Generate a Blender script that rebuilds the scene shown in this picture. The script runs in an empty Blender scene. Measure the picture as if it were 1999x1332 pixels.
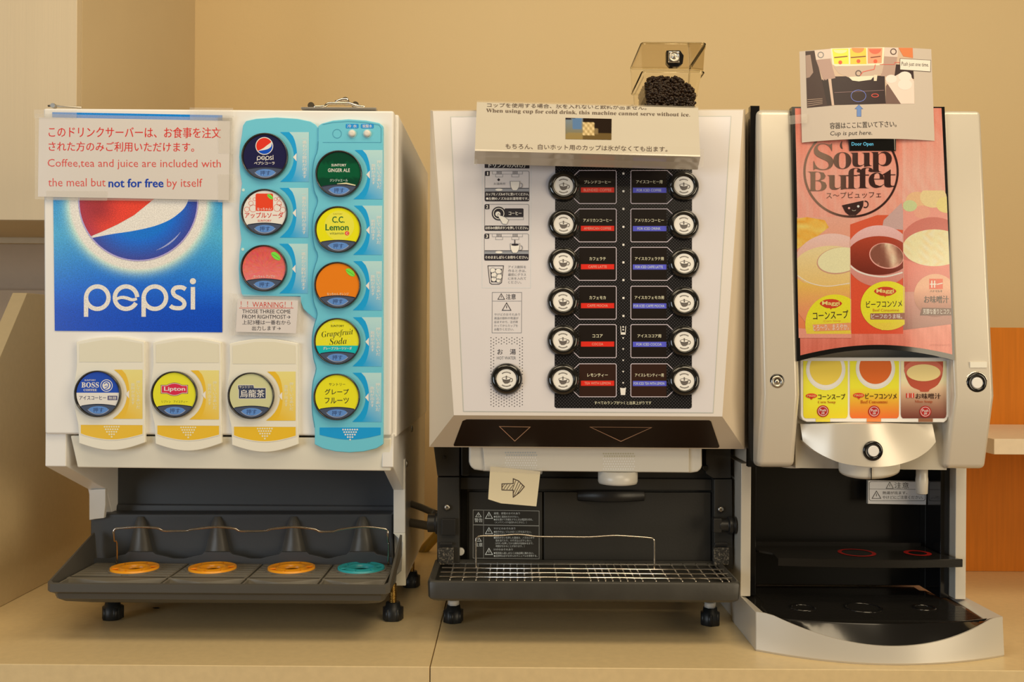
import bpy, bmesh, math, random
from math import sin, cos, pi, radians, sqrt
from mathutils import Vector, Matrix

scene = bpy.context.scene
ROOT = scene.collection
random.seed(7)

# ---------------------------------------------------------------- camera, world, lights, exposure
F = 1943.5          # focal length in pixels of the 1999 px wide frame (35 mm lens)
ZC = 0.445          # height of the lens above the countertop (countertop = z 0)
ROLL = 0.0065
cam_d = bpy.data.cameras.new('camera')
cam_d.lens = 35.0
cam_d.sensor_width = 36.0
cam_d.clip_start = 0.05
cam = bpy.data.objects.new('camera', cam_d)
ROOT.objects.link(cam)
cam.matrix_world = Matrix.Translation((0, 0, ZC)) @ Matrix.Rotation(radians(90), 4, 'X') @ Matrix.Rotation(ROLL, 4, 'Z')
scene.camera = cam

world = bpy.data.worlds.new('room_light')
scene.world = world
world.use_nodes = True
wbg = world.node_tree.nodes['Background']
wbg.inputs[0].default_value = (1.0, 0.70, 0.33, 1)
wbg.inputs[1].default_value = 0.075


def area_light(name, loc, target, size, size_y, power, color):
    ld = bpy.data.lights.new(name, 'AREA')
    ld.shape = 'RECTANGLE'
    ld.size = size
    ld.size_y = size_y
    ld.energy = power
    ld.color = color
    o = bpy.data.objects.new(name, ld)
    ROOT.objects.link(o)
    o.location = loc
    o.rotation_euler = (Vector(target) - Vector(loc)).to_track_quat('-Z', 'Y').to_euler()
    return o


# warm ceiling panels in front of the counter, cooler window light from the far left behind the camera
area_light('ceiling_lamp', (-0.55, 0.65, 2.1), (0.0, 2.1, 0.6), 1.2, 0.6, 10.5, (1.0, 0.80, 0.52))
area_light('ceiling_lamp', (0.95, 0.65, 2.1), (0.3, 2.1, 0.6), 1.2, 0.6, 15.5, (1.0, 0.80, 0.52))
area_light('front_fill', (0.6, -1.2, 2.55), (0.1, 1.5, 0.35), 2.2, 1.0, 28, (1.0, 0.82, 0.56))  # added fill that brightens the surfaces facing the camera, not a fixture
area_light('room_glow', (2.9, -0.9, 0.65), (0.1, 1.5, 0.35), 1.6, 1.6, 42, (1.0, 0.83, 0.58))  # added low fill from the right, standing in for light bounced around the room
area_light('window_daylight', (-3.0, -1.1, 0.6), (0.0, 1.5, 0.3), 1.8, 1.4, 38, (0.82, 0.91, 0.98))

scene.view_settings.view_transform = 'Standard'
scene.view_settings.look = 'None'
scene.view_settings.exposure = 0.06
scene.view_settings.gamma = 1.0
scene.view_settings.use_curve_mapping = False


# ---------------------------------------------------------------- helpers
def W(px, py, d):
    """point at distance d that the photograph shows at pixel (px, py)"""
    dx, dy = px - 999.5, py - 666.0
    u = dx + ROLL * dy
    v = dy - ROLL * dx
    return (u * d / F, d, ZC - v * d / F)


def lin(c):
    c = c / 255.0
    return c / 12.92 if c <= 0.04045 else ((c + 0.055) / 1.055) ** 2.4


TINT = (0.80, 0.67, 0.50)


def ph(r, g, b):
    """albedo of a colour seen in the photograph under its warm light"""
    return tuple(min(0.9, max(0.003, lin(v) / t)) for v, t in zip((r, g, b), TINT))


def mixc(a, b, t):
    t = max(0.0, min(1.0, t))
    return tuple(x + (y - x) * t for x, y in zip(a, b))


M = {}


def mat(name, color, rough=0.5, metal=0.0, bump=0.0, bscale=200.0, var=0.0, vscale=8.0, coat=0.0, spec=0.5, stretch=None):
    m = bpy.data.materials.new(name)
    m.use_nodes = True
    nt = m.node_tree
    b = nt.nodes['Principled BSDF']
    b.inputs['Base Color'].default_value = (*color, 1)
    b.inputs['Roughness'].default_value = rough
    b.inputs['Metallic'].default_value = metal
    b.inputs['Specular IOR Level'].default_value = spec
    if coat:
        b.inputs['Coat Weight'].default_value = coat
        b.inputs['Coat Roughness'].default_value = 0.08
    tc = nt.nodes.new('ShaderNodeTexCoord')
    mp = nt.nodes.new('ShaderNodeMapping')
    nt.links.new(tc.outputs['Object'], mp.inputs['Vector'])
    if stretch:
        mp.inputs['Scale'].default_value = stretch
    n = nt.nodes.new('ShaderNodeTexNoise')
    n.inputs['Scale'].default_value = vscale
    n.inputs['Detail'].default_value = 6
    nt.links.new(mp.outputs[0], n.inputs['Vector'])
    mx = nt.nodes.new('ShaderNodeMix')
    mx.data_type = 'RGBA'
    k = 1 - (var if var else 0.03)
    mx.inputs['A'].default_value = (color[0] * k, color[1] * k, color[2] * k, 1)
    k = 1 + (var if var else 0.03)
    mx.inputs['B'].default_value = (min(1, color[0] * k), min(1, color[1] * k), min(1, color[2] * k), 1)
    nt.links.new(n.outputs['Fac'], mx.inputs['Factor'])
    nt.links.new(mx.outputs['Result'], b.inputs['Base Color'])
    if bump:
        n2 = nt.nodes.new('ShaderNodeTexNoise')
        n2.inputs['Scale'].default_value = bscale
        n2.inputs['Detail'].default_value = 3
        nt.links.new(mp.outputs[0], n2.inputs['Vector'])
        bp = nt.nodes.new('ShaderNodeBump')
        bp.inputs['Strength'].default_value = bump
        bp.inputs['Distance'].default_value = 0.001
        nt.links.new(n2.outputs['Fac'], bp.inputs['Height'])
        nt.links.new(bp.outputs[0], b.inputs['Normal'])
    M[name] = m
    return m


def print_mat(name, rough, coat=0.0, spec=0.5, bump=0.0, grain=0.0, gain=1.0):
    m = mat(name, (1, 1, 1), rough, coat=coat, spec=spec, bump=bump, bscale=60)
    nt = m.node_tree
    b = nt.nodes['Principled BSDF']
    a = nt.nodes.new('ShaderNodeAttribute')
    a.attribute_name = 'Col'
    nt.links.new(a.outputs['Color'], b.inputs['Base Color'])
    if grain:
        tc = nt.nodes.new('ShaderNodeTexCoord')
        n = nt.nodes.new('ShaderNodeTexNoise')
        n.inputs['Scale'].default_value = 620
        n.inputs['Detail'].default_value = 5
        nt.links.new(tc.outputs['Object'], n.inputs['Vector'])
        r = nt.nodes.new('ShaderNodeMapRange')
        r.inputs['From Min'].default_value = 0.3
        r.inputs['From Max'].default_value = 0.7
        r.inputs['To Min'].default_value = gain * (1 - grain)
        r.inputs['To Max'].default_value = gain * (1 + grain)
        nt.links.new(n.outputs['Fac'], r.inputs['Value'])
        mx = nt.nodes.new('ShaderNodeVectorMath')
        mx.operation = 'SCALE'
        nt.links.new(a.outputs['Color'], mx.inputs[0])
        nt.links.new(r.outputs[0], mx.inputs['Scale'])
        nt.links.new(mx.outputs[0], b.inputs['Base Color'])
    return m


print_mat('printed_ink', 0.38)
print_mat('printed_glossy', 0.16, coat=0.3)
print_mat('printed_poster', 0.25, coat=0.2, grain=0.22)
print_mat('printed_door', 0.2, coat=0.2, grain=0.06, gain=0.80)
print_mat('printed_paper', 0.55, bump=0.15)
print_mat('laminated_print', 0.22, bump=0.2)

mat('door_cream', ph(229, 213, 184), 0.38, bump=0.06, bscale=500)
mat('cream_plastic', ph(222, 203, 170), 0.42)
mat('cream_panel', ph(221, 203, 170), 0.36)
mat('white_plastic', (0.80, 0.79, 0.76), 0.4)
mat('blue_panel', ph(104, 177, 181), 0.33)
mat('cavity_grey', (0.062, 0.068, 0.078), 0.45, bump=0.1, bscale=300)
mat('tray_grey', (0.078, 0.074, 0.066), 0.42, var=0.12, vscale=12)
mat('grate_grey', (0.19, 0.175, 0.145), 0.45, var=0.12, vscale=14)
mat('void_black', (0.006, 0.006, 0.006), 0.6)
mat('coaster_orange', (1.0, 0.40, 0.015), 0.3)
mat('coaster_blue', (0.03, 0.42, 0.50), 0.35)
mat('steel_wire', (0.72, 0.66, 0.58), 0.22, metal=1.0)
mat('chrome', (0.9, 0.86, 0.80), 0.16, metal=1.0)
mat('brass', (0.42, 0.26, 0.07), 0.35, metal=1.0)
mat('steel', (0.55, 0.52, 0.47), 0.35, metal=1.0)
mat('rubber_black', (0.012, 0.014, 0.016), 0.45)
mat('rim_black', (0.03, 0.032, 0.036), 0.18, coat=0.5)
mat('lens_blue', (0.12, 0.22, 0.36), 0.12, coat=0.6)
mat('face_silver', (0.78, 0.75, 0.74), 0.34, metal=0.0, bump=0.03, bscale=900, spec=0.7)
mat('bezel_tan', (0.72, 0.62, 0.49), 0.36, spec=0.7)
mat('plate_white', (0.77, 0.76, 0.83), 0.12, coat=0.5)
mat('band_brown', (0.022, 0.011, 0.006), 0.22)
mat('body_black', (0.020, 0.019, 0.018), 0.4, bump=0.08, bscale=300)
mat('column_black', (0.034, 0.032, 0.028), 0.45, bump=0.12, bscale=300)
mat('tray_black', (0.045, 0.043, 0.038), 0.4, bump=0.25, bscale=90, var=0.45, vscale=18)
mat('knob_black', (0.010, 0.010, 0.010), 0.10, coat=0.7)
mat('spout_white', (0.74, 0.72, 0.66), 0.3, spec=0.6)
mat('paper_cream', (0.88, 0.79, 0.56), 0.6, bump=0.1, bscale=60)
mat('silver_paint', (0.72, 0.67, 0.58), 0.30, metal=0.2, bump=0.02, bscale=900)
mat('silver_dark', (0.58, 0.54, 0.46), 0.32, metal=0.2)
mat('panel_black', (0.010, 0.0095, 0.009), 0.3, bump=0.05)
mat('gloss_black', (0.007, 0.007, 0.008), 0.14, coat=0.4)
mat('shelf_black', (0.014, 0.013, 0.012), 0.22, coat=0.2)
mat('base_silver', (0.62, 0.59, 0.53), 0.28, metal=0.1)
mat('cream_button', ph(226, 214, 180), 0.3)
mat('hose_grey', (0.14, 0.12, 0.09), 0.3)
mat('cable_yellow', (0.45, 0.28, 0.03), 0.5)
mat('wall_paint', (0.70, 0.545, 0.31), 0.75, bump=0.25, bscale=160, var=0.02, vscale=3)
mat('wall_shade', (0.56, 0.44, 0.32), 0.8, bump=0.3, bscale=260, var=0.04, vscale=60)  # browner wall colour with the shade of the alcove put into it
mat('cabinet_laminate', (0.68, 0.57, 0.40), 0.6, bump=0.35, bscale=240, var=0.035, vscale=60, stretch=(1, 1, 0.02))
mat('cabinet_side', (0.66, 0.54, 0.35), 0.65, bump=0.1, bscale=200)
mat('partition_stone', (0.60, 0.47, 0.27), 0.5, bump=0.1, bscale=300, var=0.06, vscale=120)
mat('counter_stone', (0.76, 0.60, 0.34), 0.33, bump=0.06, bscale=400, var=0.10, vscale=90)
mat('shelf_stone', (0.80, 0.68, 0.52), 0.4, bump=0.06, bscale=400, var=0.08, vscale=90)
mat('base_wood', (0.45, 0.30, 0.16), 0.6)
mat('wood_orange', (0.56, 0.175, 0.010), 0.6, var=0.22, vscale=10, stretch=(14, 14, 0.7), spec=0.2)
mat('latch_wood', (0.45, 0.33, 0.2), 0.4)


def light_mat(name, color, strength):
    m = bpy.data.materials.new(name)
    m.use_nodes = True
    b = m.node_tree.nodes['Principled BSDF']
    b.inputs['Base Color'].default_value = (0.02, 0.02, 0.02, 1)
    b.inputs['Emission Color'].default_value = (*color, 1)
    b.inputs['Emission Strength'].default_value = strength
    M[name] = m


light_mat('display_cyan', (0.12, 0.62, 0.80), 0.8)


def thin_clear(name, tint, refl, rough=0.05):
    m = bpy.data.materials.new(name)
    m.use_nodes = True
    nt = m.node_tree
    nt.nodes.remove(nt.nodes['Principled BSDF'])
    out = nt.nodes['Material Output']
    t = nt.nodes.new('ShaderNodeBsdfTransparent')
    t.inputs[0].default_value = (*tint, 1)
    g = nt.nodes.new('ShaderNodeBsdfGlossy')
    g.inputs['Roughness'].default_value = rough
    g.inputs[0].default_value = (1, 0.97, 0.9, 1)
    fr = nt.nodes.new('ShaderNodeLayerWeight')
    fr.inputs[0].default_value = refl
    mx = nt.nodes.new('ShaderNodeMixShader')
    nt.links.new(fr.outputs['Fresnel'], mx.inputs[0])
    nt.links.new(t.outputs[0], mx.inputs[1])
    nt.links.new(g.outputs[0], mx.inputs[2])
    nt.links.new(mx.outputs[0], out.inputs[0])
    M[name] = m


thin_clear('clear_plastic', (0.975, 0.968, 0.93), 0.14)


def film_mat():
    m = mat('clear_film', (0.85, 0.82, 0.76), 0.25)
    b = m.node_tree.nodes['Principled BSDF']
    b.inputs['Alpha'].default_value = 0.15


film_mat()


def dotted_black():
    m = mat('dotted_black', (0.011, 0.011, 0.013), 0.2)
    nt = m.node_tree
    b = nt.nodes['Principled BSDF']
    tc = nt.nodes.new('ShaderNodeTexCoord')
    mp = nt.nodes.new('ShaderNodeMapping')
    mp.inputs['Rotation'].default_value = (0, radians(45), 0)
    mp.inputs['Scale'].default_value = (1, 0.0, 1)
    nt.links.new(tc.outputs['Object'], mp.inputs['Vector'])
    v = nt.nodes.new('ShaderNodeTexVoronoi')
    v.inputs['Scale'].default_value = 310
    v.inputs['Randomness'].default_value = 0.0
    nt.links.new(mp.outputs[0], v.inputs['Vector'])
    r = nt.nodes.new('ShaderNodeValToRGB')
    r.color_ramp.elements[0].position = 0.22
    r.color_ramp.elements[0].color = (0.055, 0.055, 0.065, 1)
    r.color_ramp.elements[1].position = 0.34
    r.color_ramp.elements[1].color = (0.009, 0.009, 0.011, 1)
    nt.links.new(v.outputs['Distance'], r.inputs[0])
    nt.links.new(r.outputs[0], b.inputs['Base Color'])


dotted_black()

_tcache = {}


def text_mesh(s, off):
    key = (s, off)
    if key not in _tcache:
        c = bpy.data.curves.new('t', 'FONT')
        c.body = s
        c.offset = off
        c.resolution_u = 2
        c.align_x = 'CENTER'
        c.space_line = 1.0 if '\n' in s else 1.0
        o = bpy.data.objects.new('t', c)
        m = o.to_mesh()
        vs = [(v.co.x, v.co.y) for v in m.vertices]
        fs = [tuple(p.vertices) for p in m.polygons]
        o.to_mesh_clear()
        bpy.data.objects.remove(o)
        bpy.data.curves.remove(c)
        _tcache[key] = (vs, fs)
    return _tcache[key]


def serif(s):
    o = ''
    for ch in s:
        if 'A' <= ch <= 'Z':
            o += chr(0x1D400 + ord(ch) - 65)
        elif 'a' <= ch <= 'z':
            o += chr(0x1D41A + ord(ch) - 97)
        else:
            o += ch
    return o


def ital(s):
    o = ''
    for ch in s:
        if 'A' <= ch <= 'Z':
            o += chr(0x1D468 + ord(ch) - 65)
        elif 'a' <= ch <= 'z':
            o += chr(0x1D482 + ord(ch) - 97)
        else:
            o += ch
    return o


def clip_half(p, a, b, c):
    """keep a*x+b*y<=c"""
    out = []
    for i in range(len(p)):
        P, Q = p[i - 1], p[i]
        fp, fq = a * P[0] + b * P[1] - c, a * Q[0] + b * Q[1] - c
        if (fp <= 0) != (fq <= 0):
            t = fp / (fp - fq)
            out.append((P[0] + (Q[0] - P[0]) * t, P[1] + (Q[1] - P[1]) * t))
        if fq <= 0:
            out.append(Q)
    return out


def clip_rect(p, x0, y0, x1, y1):
    for a, b, c in ((-1, 0, -x0), (1, 0, x1), (0, -1, -y0), (0, 1, y1)):
        if p:
            p = clip_half(p, a, b, c)
    return p


def clip_circle(p, cx, cy, r, n=40):
    for i in range(n):
        a = 2 * pi * i / n
        if not p:
            return p
        p = clip_half(p, cos(a), sin(a), cos(a) * cx + sin(a) * cy + r)
    return p


def circ(cx, cy, rx, ry=None, n=40, a0=0, a1=360, rot=0):
    ry = rx if ry is None else ry
    full = abs(a1 - a0) >= 360
    k = n if full else n + 1
    o = []
    for i in range(k):
        a = radians(a0 + (a1 - a0) * i / n)
        x, y = rx * cos(a), ry * sin(a)
        o.append((cx + x * cos(rot) - y * sin(rot), cy + x * sin(rot) + y * cos(rot)))
    return o


def rrect(x0, y0, x1, y1, r, n=4):
    o = []
    for cx, cy, a in ((x1 - r, y0 + r, -90), (x1 - r, y1 - r, 0), (x0 + r, y1 - r, 90), (x0 + r, y0 + r, 180)):
        o += circ(cx, cy, r, n=n, a0=a, a1=a + 90)
    return o


def smooth(pts, n=6, closed=False):
    out = []
    m = len(pts)
    rng = range(m) if closed else range(m - 1)
    for i in rng:
        g = lambda j: pts[j % m] if closed else pts[max(0, min(m - 1, j))]
        p0, p1, p2, p3 = g(i - 1), g(i), g(i + 1), g(i + 2)
        for k in range(n):
            t = k / n
            out.append(tuple(0.5 * ((2 * p1[q]) + (-p0[q] + p2[q]) * t + (2 * p0[q] - 5 * p1[q] + 4 * p2[q] - p3[q]) * t * t
                             + (-p0[q] + 3 * p1[q] - 3 * p2[q] + p3[q]) * t ** 3) for q in range(len(p1))))
    if not closed:
        out.append(tuple(pts[-1]))
    return out


class MB:
    """one mesh: solid pieces in metres and flat print in photograph pixels laid on a real surface"""

    def __init__(self, material='printed_ink', depth=None, strip=0, step=0.00016):
        self.v, self.f, self.c, self.m, self.sm = [], [], [], [], []
        self.mats = [material]
        self.cur = 0
        self.depth = depth if depth is not None else (lambda x, y: 1.46)
        if not callable(self.depth):
            d = self.depth
            self.depth = lambda x, y: d
        self.step, self.strip, self.l = step, strip, 1
        self.white = (0.8, 0.8, 0.8)

    def use(self, material):
        if material not in self.mats:
            self.mats.append(material)
        self.cur = self.mats.index(material)
        return self

    def P(self, x, y, l):
        return W(x, y, self.depth(x, y) - l * self.step)

    def add(self, vs, fs, cols=None, smooth=False):
        b = len(self.v)
        self.v += vs
        if cols is None:
            cols = [self.white] * len(vs)
        elif isinstance(cols[0], (int, float)):
            cols = [cols] * len(vs)
        self.c += cols
        for f in fs:
            self.f.append(tuple(b + i for i in f))
            self.m.append(self.cur)
            self.sm.append(smooth)

    # ---- print
    def poly(self, pts, col, l=None):
        l = self.l if l is None else l
        if self.strip:
            x0, x1 = min(p[0] for p in pts), max(p[0] for p in pts)
            k = max(1, int((x1 - x0) / self.strip + 0.99))
            for i in range(k):
                a, b = x0 + (x1 - x0) * i / k, x0 + (x1 - x0) * (i + 1) / k
                q = clip_half(clip_half(pts, -1, 0, -a), 1, 0, b)
                if len(q) > 2:
                    self._poly(q, col, l)
        else:
            self._poly(pts, col, l)

    def _poly(self, pts, col, l):
        cols = [col(*p) for p in pts] if callable(col) else col
        self.add([self.P(x, y, l) for x, y in pts], [tuple(range(len(pts)))], cols)

    def fan(self, pts, cx, cy, col, l=None):
        """star shaped polygon filled as a fan"""
        l = self.l if l is None else l
        P = [(cx, cy)] + list(pts)
        cols = [col(*p) for p in P] if callable(col) else col
        n = len(pts)
        self.add([self.P(x, y, l) for x, y in P], [(0, i + 1, (i + 1) % n + 1) for i in range(n)], cols)

    def rect(self, x0, y0, x1, y1, col, l=None):
        self.poly([(x0, y0), (x1, y0), (x1, y1), (x0, y1)], col, l)

    def grid(self, quad, nx, ny, colf, l=None):
        l = self.l if l is None else l
        (ax, ay), (bx, by), (cx, cy), (dx, dy) = quad  # tl tr br bl
        vs, cs = [], []
        for j in range(ny + 1):
            t = j / ny
            for i in range(nx + 1):
                s = i / nx
                x = (ax + (bx - ax) * s) * (1 - t) + (dx + (cx - dx) * s) * t
                y = (ay + (by - ay) * s) * (1 - t) + (dy + (cy - dy) * s) * t
                vs.append(self.P(x, y, l))
                cs.append(colf(x, y))
        fs = [(j * (nx + 1) + i, j * (nx + 1) + i + 1, (j + 1) * (nx + 1) + i + 1, (j + 1) * (nx + 1) + i)
              for j in range(ny) for i in range(nx)]
        self.add(vs, fs, cs)

    def line(self, pts, w, col, l=None, closed=False):
        l = self.l if l is None else l
        if self.strip and not isinstance(w, (list, tuple)):
            new = []
            m = len(pts)
            for i in range(m if closed else m - 1):
                p, q = pts[i], pts[(i + 1) % m]
                k = max(1, int(abs(q[0] - p[0]) / self.strip + 0.99))
                new += [(p[0] + (q[0] - p[0]) * j / k, p[1] + (q[1] - p[1]) * j / k) for j in range(k)]
            if not closed:
                new.append(pts[-1])
            pts = new
        n = len(pts)
        L, R = [], []
        ws = w if isinstance(w, (list, tuple)) else [w] * n
        for i in range(n):
            p = pts[i]
            a = pts[i - 1] if (i > 0 or closed) else None
            b = pts[(i + 1) % n] if (i < n - 1 or closed) else None

            def nrm(u, v):
                dx, dy = v[0] - u[0], v[1] - u[1]
                k = sqrt(dx * dx + dy * dy) or 1
                return (-dy / k, dx / k)
            if a is None:
                nx, ny = nrm(p, b)
            elif b is None:
                nx, ny = nrm(a, p)
            else:
                n1, n2 = nrm(a, p), nrm(p, b)
                nx, ny = n1[0] + n2[0], n1[1] + n2[1]
                k = sqrt(nx * nx + ny * ny) or 1
                nx, ny = nx / k, ny / k
                dd = max(0.45, nx * n1[0] + ny * n1[1])
                nx, ny = nx / dd, ny / dd
            h = ws[i] / 2
            L.append((p[0] + nx * h, p[1] + ny * h))
            R.append((p[0] - nx * h, p[1] - ny * h))
        vs = [self.P(x, y, l) for x, y in L + R]
        fs = [(i, (i + 1) % n, n + (i + 1) % n, n + i) for i in range(n if closed else n - 1)]
        self.add(vs, fs, col)

    def ring(self, cx, cy, r, w, col, l=None, ry=None, n=36):
        self.line(circ(cx, cy, r, ry, n=n), w, col, l, closed=True)

    def text(self, s, box, col, off=0.0, l=None, rot=0.0, shear=0.0, warp=None):
        l = self.l if l is None else l
        dense = any('\u3040' <= ch <= '\u9fff' for ch in s)
        cap = 0.0 if any('\u4e00' <= ch <= '\u9fff' for ch in s) else 0.008 if dense else 0.010
        if off < 0 and cap == 0.0:
            off = 0.0
        if off > cap and not warp:
            extra = (off - cap) * (box[3] - box[1]) * 0.9
            if '\n' in s:
                extra = (off - cap) * 8
            off = cap
            if extra > 0.04:
                self.text(s, (box[0] + extra, box[1], box[2] + extra, box[3]), col, off, l + 0.02, rot, shear, warp)
                box = (box[0] - extra, box[1], box[2] - extra, box[3])
        vs, fs = text_mesh(s, off)
        if not vs:
            return
        X0, X1 = min(v[0] for v in vs), max(v[0] for v in vs)
        Y0, Y1 = min(v[1] for v in vs), max(v[1] for v in vs)
        x0, y0, x1, y1 = box
        cx, cy = (x0 + x1) / 2, (y0 + y1) / 2
        out = []
        for x, y in vs:
            a = x0 + (x - X0) / (X1 - X0 or 1) * (x1 - x0) - cx
            b = y1 - (y - Y0) / (Y1 - Y0 or 1) * (y1 - y0) - cy
            a -= shear * b
            a, b = a * cos(rot) - b * sin(rot), a * sin(rot) + b * cos(rot)
            a += cx
            b += cy
            if warp:
                a, b = warp(a, b)
            out.append((a, b))
        if self.strip:
            for f in fs:
                self.poly([out[i] for i in f], col, l)
        else:
            self.add([self.P(a, b, l) for a, b in out], fs, col)

    # ---- solids (metres)
    def prism(self, front, back, smooth_=False):
        n = len(front)
        self.add(list(front) + list(back),
                 [tuple(range(n)), tuple(range(2 * n - 1, n - 1, -1))] + [(i, n + i, n + (i + 1) % n, (i + 1) % n) for i in range(n)])

    def prism_px(self, pts, d0, d1):
        fr = [W(x, y, d0) for x, y in pts]
        self.prism(fr, [(p[0], d1, p[2]) for p in fr])

    def box(self, x0, x1, y0, y1, z0, z1):
        self.prism([(x0, y0, z0), (x1, y0, z0), (x1, y0, z1), (x0, y0, z1)], [(x0, y1, z0), (x1, y1, z0), (x1, y1, z1), (x0, y1, z1)])

    def yz(self, prof, x0, x1):
        self.prism([(x0, y, z) for y, z in prof], [(x1, y, z) for y, z in prof])

    def lathe(self, c, prof, n=32, axis='Y', closed_ends=True):
        vs, fs = [], []
        for r, t in prof:
            for i in range(n):
                a = 2 * pi * i / n
                if axis == 'Y':
                    vs.append((c[0] + r * cos(a), c[1] + t, c[2] + r * sin(a)))
                elif axis == 'Z':
                    vs.append((c[0] + r * cos(a), c[1] + r * sin(a), c[2] + t))
                else:
                    vs.append((c[0] + t, c[1] + r * cos(a), c[2] + r * sin(a)))
        for k in range(len(prof) - 1):
            for i in range(n):
                j = (i + 1) % n
                fs.append((k * n + i, k * n + j, (k + 1) * n + j, (k + 1) * n + i))
        self.add(vs, fs, smooth=True)
        if closed_ends:
            m = len(prof) - 1
            b = len(self.v) - len(vs)
            for ring in (range(n), range(m * n + n - 1, m * n - 1, -1)):
                self.f.append(tuple(b + i for i in ring))
                self.m.append(self.cur)
                self.sm.append(False)

    def tube(self, pts, r, n=8, closed=False):
        pts = [Vector(p) for p in pts]
        m = len(pts)
        vs, fs = [], []
        up = None
        for i in range(m):
            a = pts[i - 1] if (i > 0 or closed) else pts[i]
            b = pts[(i + 1) % m] if (i < m - 1 or closed) else pts[i]
            t = (b - a).normalized()
            if up is None:
                up = Vector((0, 0, 1)) if abs(t.z) < 0.9 else Vector((0, 1, 0))
            s = t.cross(up)
            if s.length < 1e-6:
                s = t.cross(Vector((1, 0, 0)))
            s.normalize()
            up = s.cross(t).normalized()
            for k in range(n):
                q = 2 * pi * k / n
                vs.append(tuple(pts[i] + s * (r * cos(q)) + up * (r * sin(q))))
        for i in range(m if closed else m - 1):
            j = (i + 1) % m
            for k in range(n):
                k2 = (k + 1) % n
                fs.append((i * n + k, i * n + k2, j * n + k2, j * n + k))
        self.add(vs, fs, smooth=True)
        if not closed:
            b = len(self.v) - len(vs)
            for ring in (range(n), range((m - 1) * n + n - 1, (m - 1) * n - 1, -1)):
                self.f.append(tuple(b + i for i in ring))
                self.m.append(self.cur)
                self.sm.append(False)

    # ---- make the object
    def link(self, name, parent=None, bevel=0.0, seg=2, label=None, origin=None, fix=True):
        xs, ys, zs = zip(*self.v)
        c = origin or ((min(xs) + max(xs)) / 2, (min(ys) + max(ys)) / 2, (min(zs) + max(zs)) / 2)
        me = bpy.data.meshes.new(name)
        me.from_pydata([(x - c[0], y - c[1], z - c[2]) for x, y, z in self.v], [], self.f)
        for mn in self.mats:
            me.materials.append(M[mn])
        me.polygons.foreach_set('material_index', self.m)
        me.polygons.foreach_set('use_smooth', self.sm)
        if any(mn.startswith(('printed', 'laminated')) for mn in self.mats):
            at = me.color_attributes.new('Col', 'FLOAT_COLOR', 'POINT')
            at.data.foreach_set('color', [q for k in self.c for q in (k[0], k[1], k[2], 1.0)])
        elif fix:
            bm = bmesh.new()
            bm.from_mesh(me)
            bmesh.ops.recalc_face_normals(bm, faces=bm.faces)
            bm.to_mesh(me)
            bm.free()
        me.update()
        o = bpy.data.objects.new(name, me)
        ROOT.objects.link(o)
        pw = Vector(parent['_w']) if parent is not None else Vector((0, 0, 0))
        o.location = Vector(c) - pw
        if parent is not None:
            o.parent = parent
        o['_w'] = c
        if bevel:
            b = o.modifiers.new('bevel', 'BEVEL')
            b.width = bevel
            b.segments = seg
            b.limit_method = 'ANGLE'
            b.angle_limit = radians(35)
            b.harden_normals = True
            me.polygons.foreach_set('use_smooth', [True] * len(me.polygons))
        if label:
            o['label'] = label
        return o


def tag(o, label, cat=None, group=None, kind=None):
    o['label'] = label
    if cat:
        o['category'] = cat
    if group:
        o['group'] = group
    if kind:
        o['kind'] = kind
    return o


def thing(name, label, cat, loc, group=None):
    o = bpy.data.objects.new(name, None)
    ROOT.objects.link(o)
    o.location = loc
    o.empty_display_size = 0.05
    o['_w'] = tuple(loc)
    return tag(o, label, cat, group)


def copy_part(src, dloc, parent=None):
    o = src.copy()
    ROOT.objects.link(o)
    if parent is not None:
        o.parent = parent
    o.location = src.location + Vector(dloc)
    o['_w'] = tuple(Vector(src['_w']) + Vector(dloc))
    return o


def struct(o):
    o['kind'] = 'structure'
    return o


def sbox(name, material, x0, x1, y0, y1, z0, z1, parent=None, bevel=0.0, label=None):
    return MB(material).__class__(material)._box(name, x0, x1, y0, y1, z0, z1, parent, bevel, label)


def _box(self, name, x0, x1, y0, y1, z0, z1, parent, bevel, label):
    self.box(x0, x1, y0, y1, z0, z1)
    return self.link(name, parent, bevel, label=label)


MB._box = _box
# ================================================================ the setting
DW = 2.63
struct(sbox('wall_back', 'wall_paint', -2.3, 2.3, DW, DW + 0.08, -0.9, 2.0))
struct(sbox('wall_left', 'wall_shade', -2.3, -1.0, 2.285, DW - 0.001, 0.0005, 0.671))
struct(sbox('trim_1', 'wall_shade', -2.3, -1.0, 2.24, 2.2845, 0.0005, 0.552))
struct(sbox('floor', 'base_wood', -2.3, 2.3, -1.0, DW, -0.93, -0.9))

# countertop: two stone slabs with a seam, on a base
ct = thing('countertop', 'beige speckled stone countertop with a seam, under the three machines', 'countertop', (0, 1.36, 0))
XS = -0.109
sbox('slab', 'counter_stone', -2.3, XS - 0.0006, 1.357, DW - 0.001, -0.045, 0.0, ct, 0.0012)
sbox('slab', 'counter_stone', XS + 0.0006, 2.3, 1.357, DW - 0.001, -0.045, 0.0, ct, 0.0012)
sbox('base_cabinet', 'base_wood', -2.3, 2.3, 1.40, DW - 0.001, -0.8995, -0.0455, ct)

# sloped partition at the left
pt = MB('partition_stone')
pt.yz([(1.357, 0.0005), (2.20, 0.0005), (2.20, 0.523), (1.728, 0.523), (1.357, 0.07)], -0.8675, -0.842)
tag(pt.link('partition_panel', bevel=0.0008), 'beige side partition with a sloping top edge left of the cream drink dispenser', 'partition')

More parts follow.
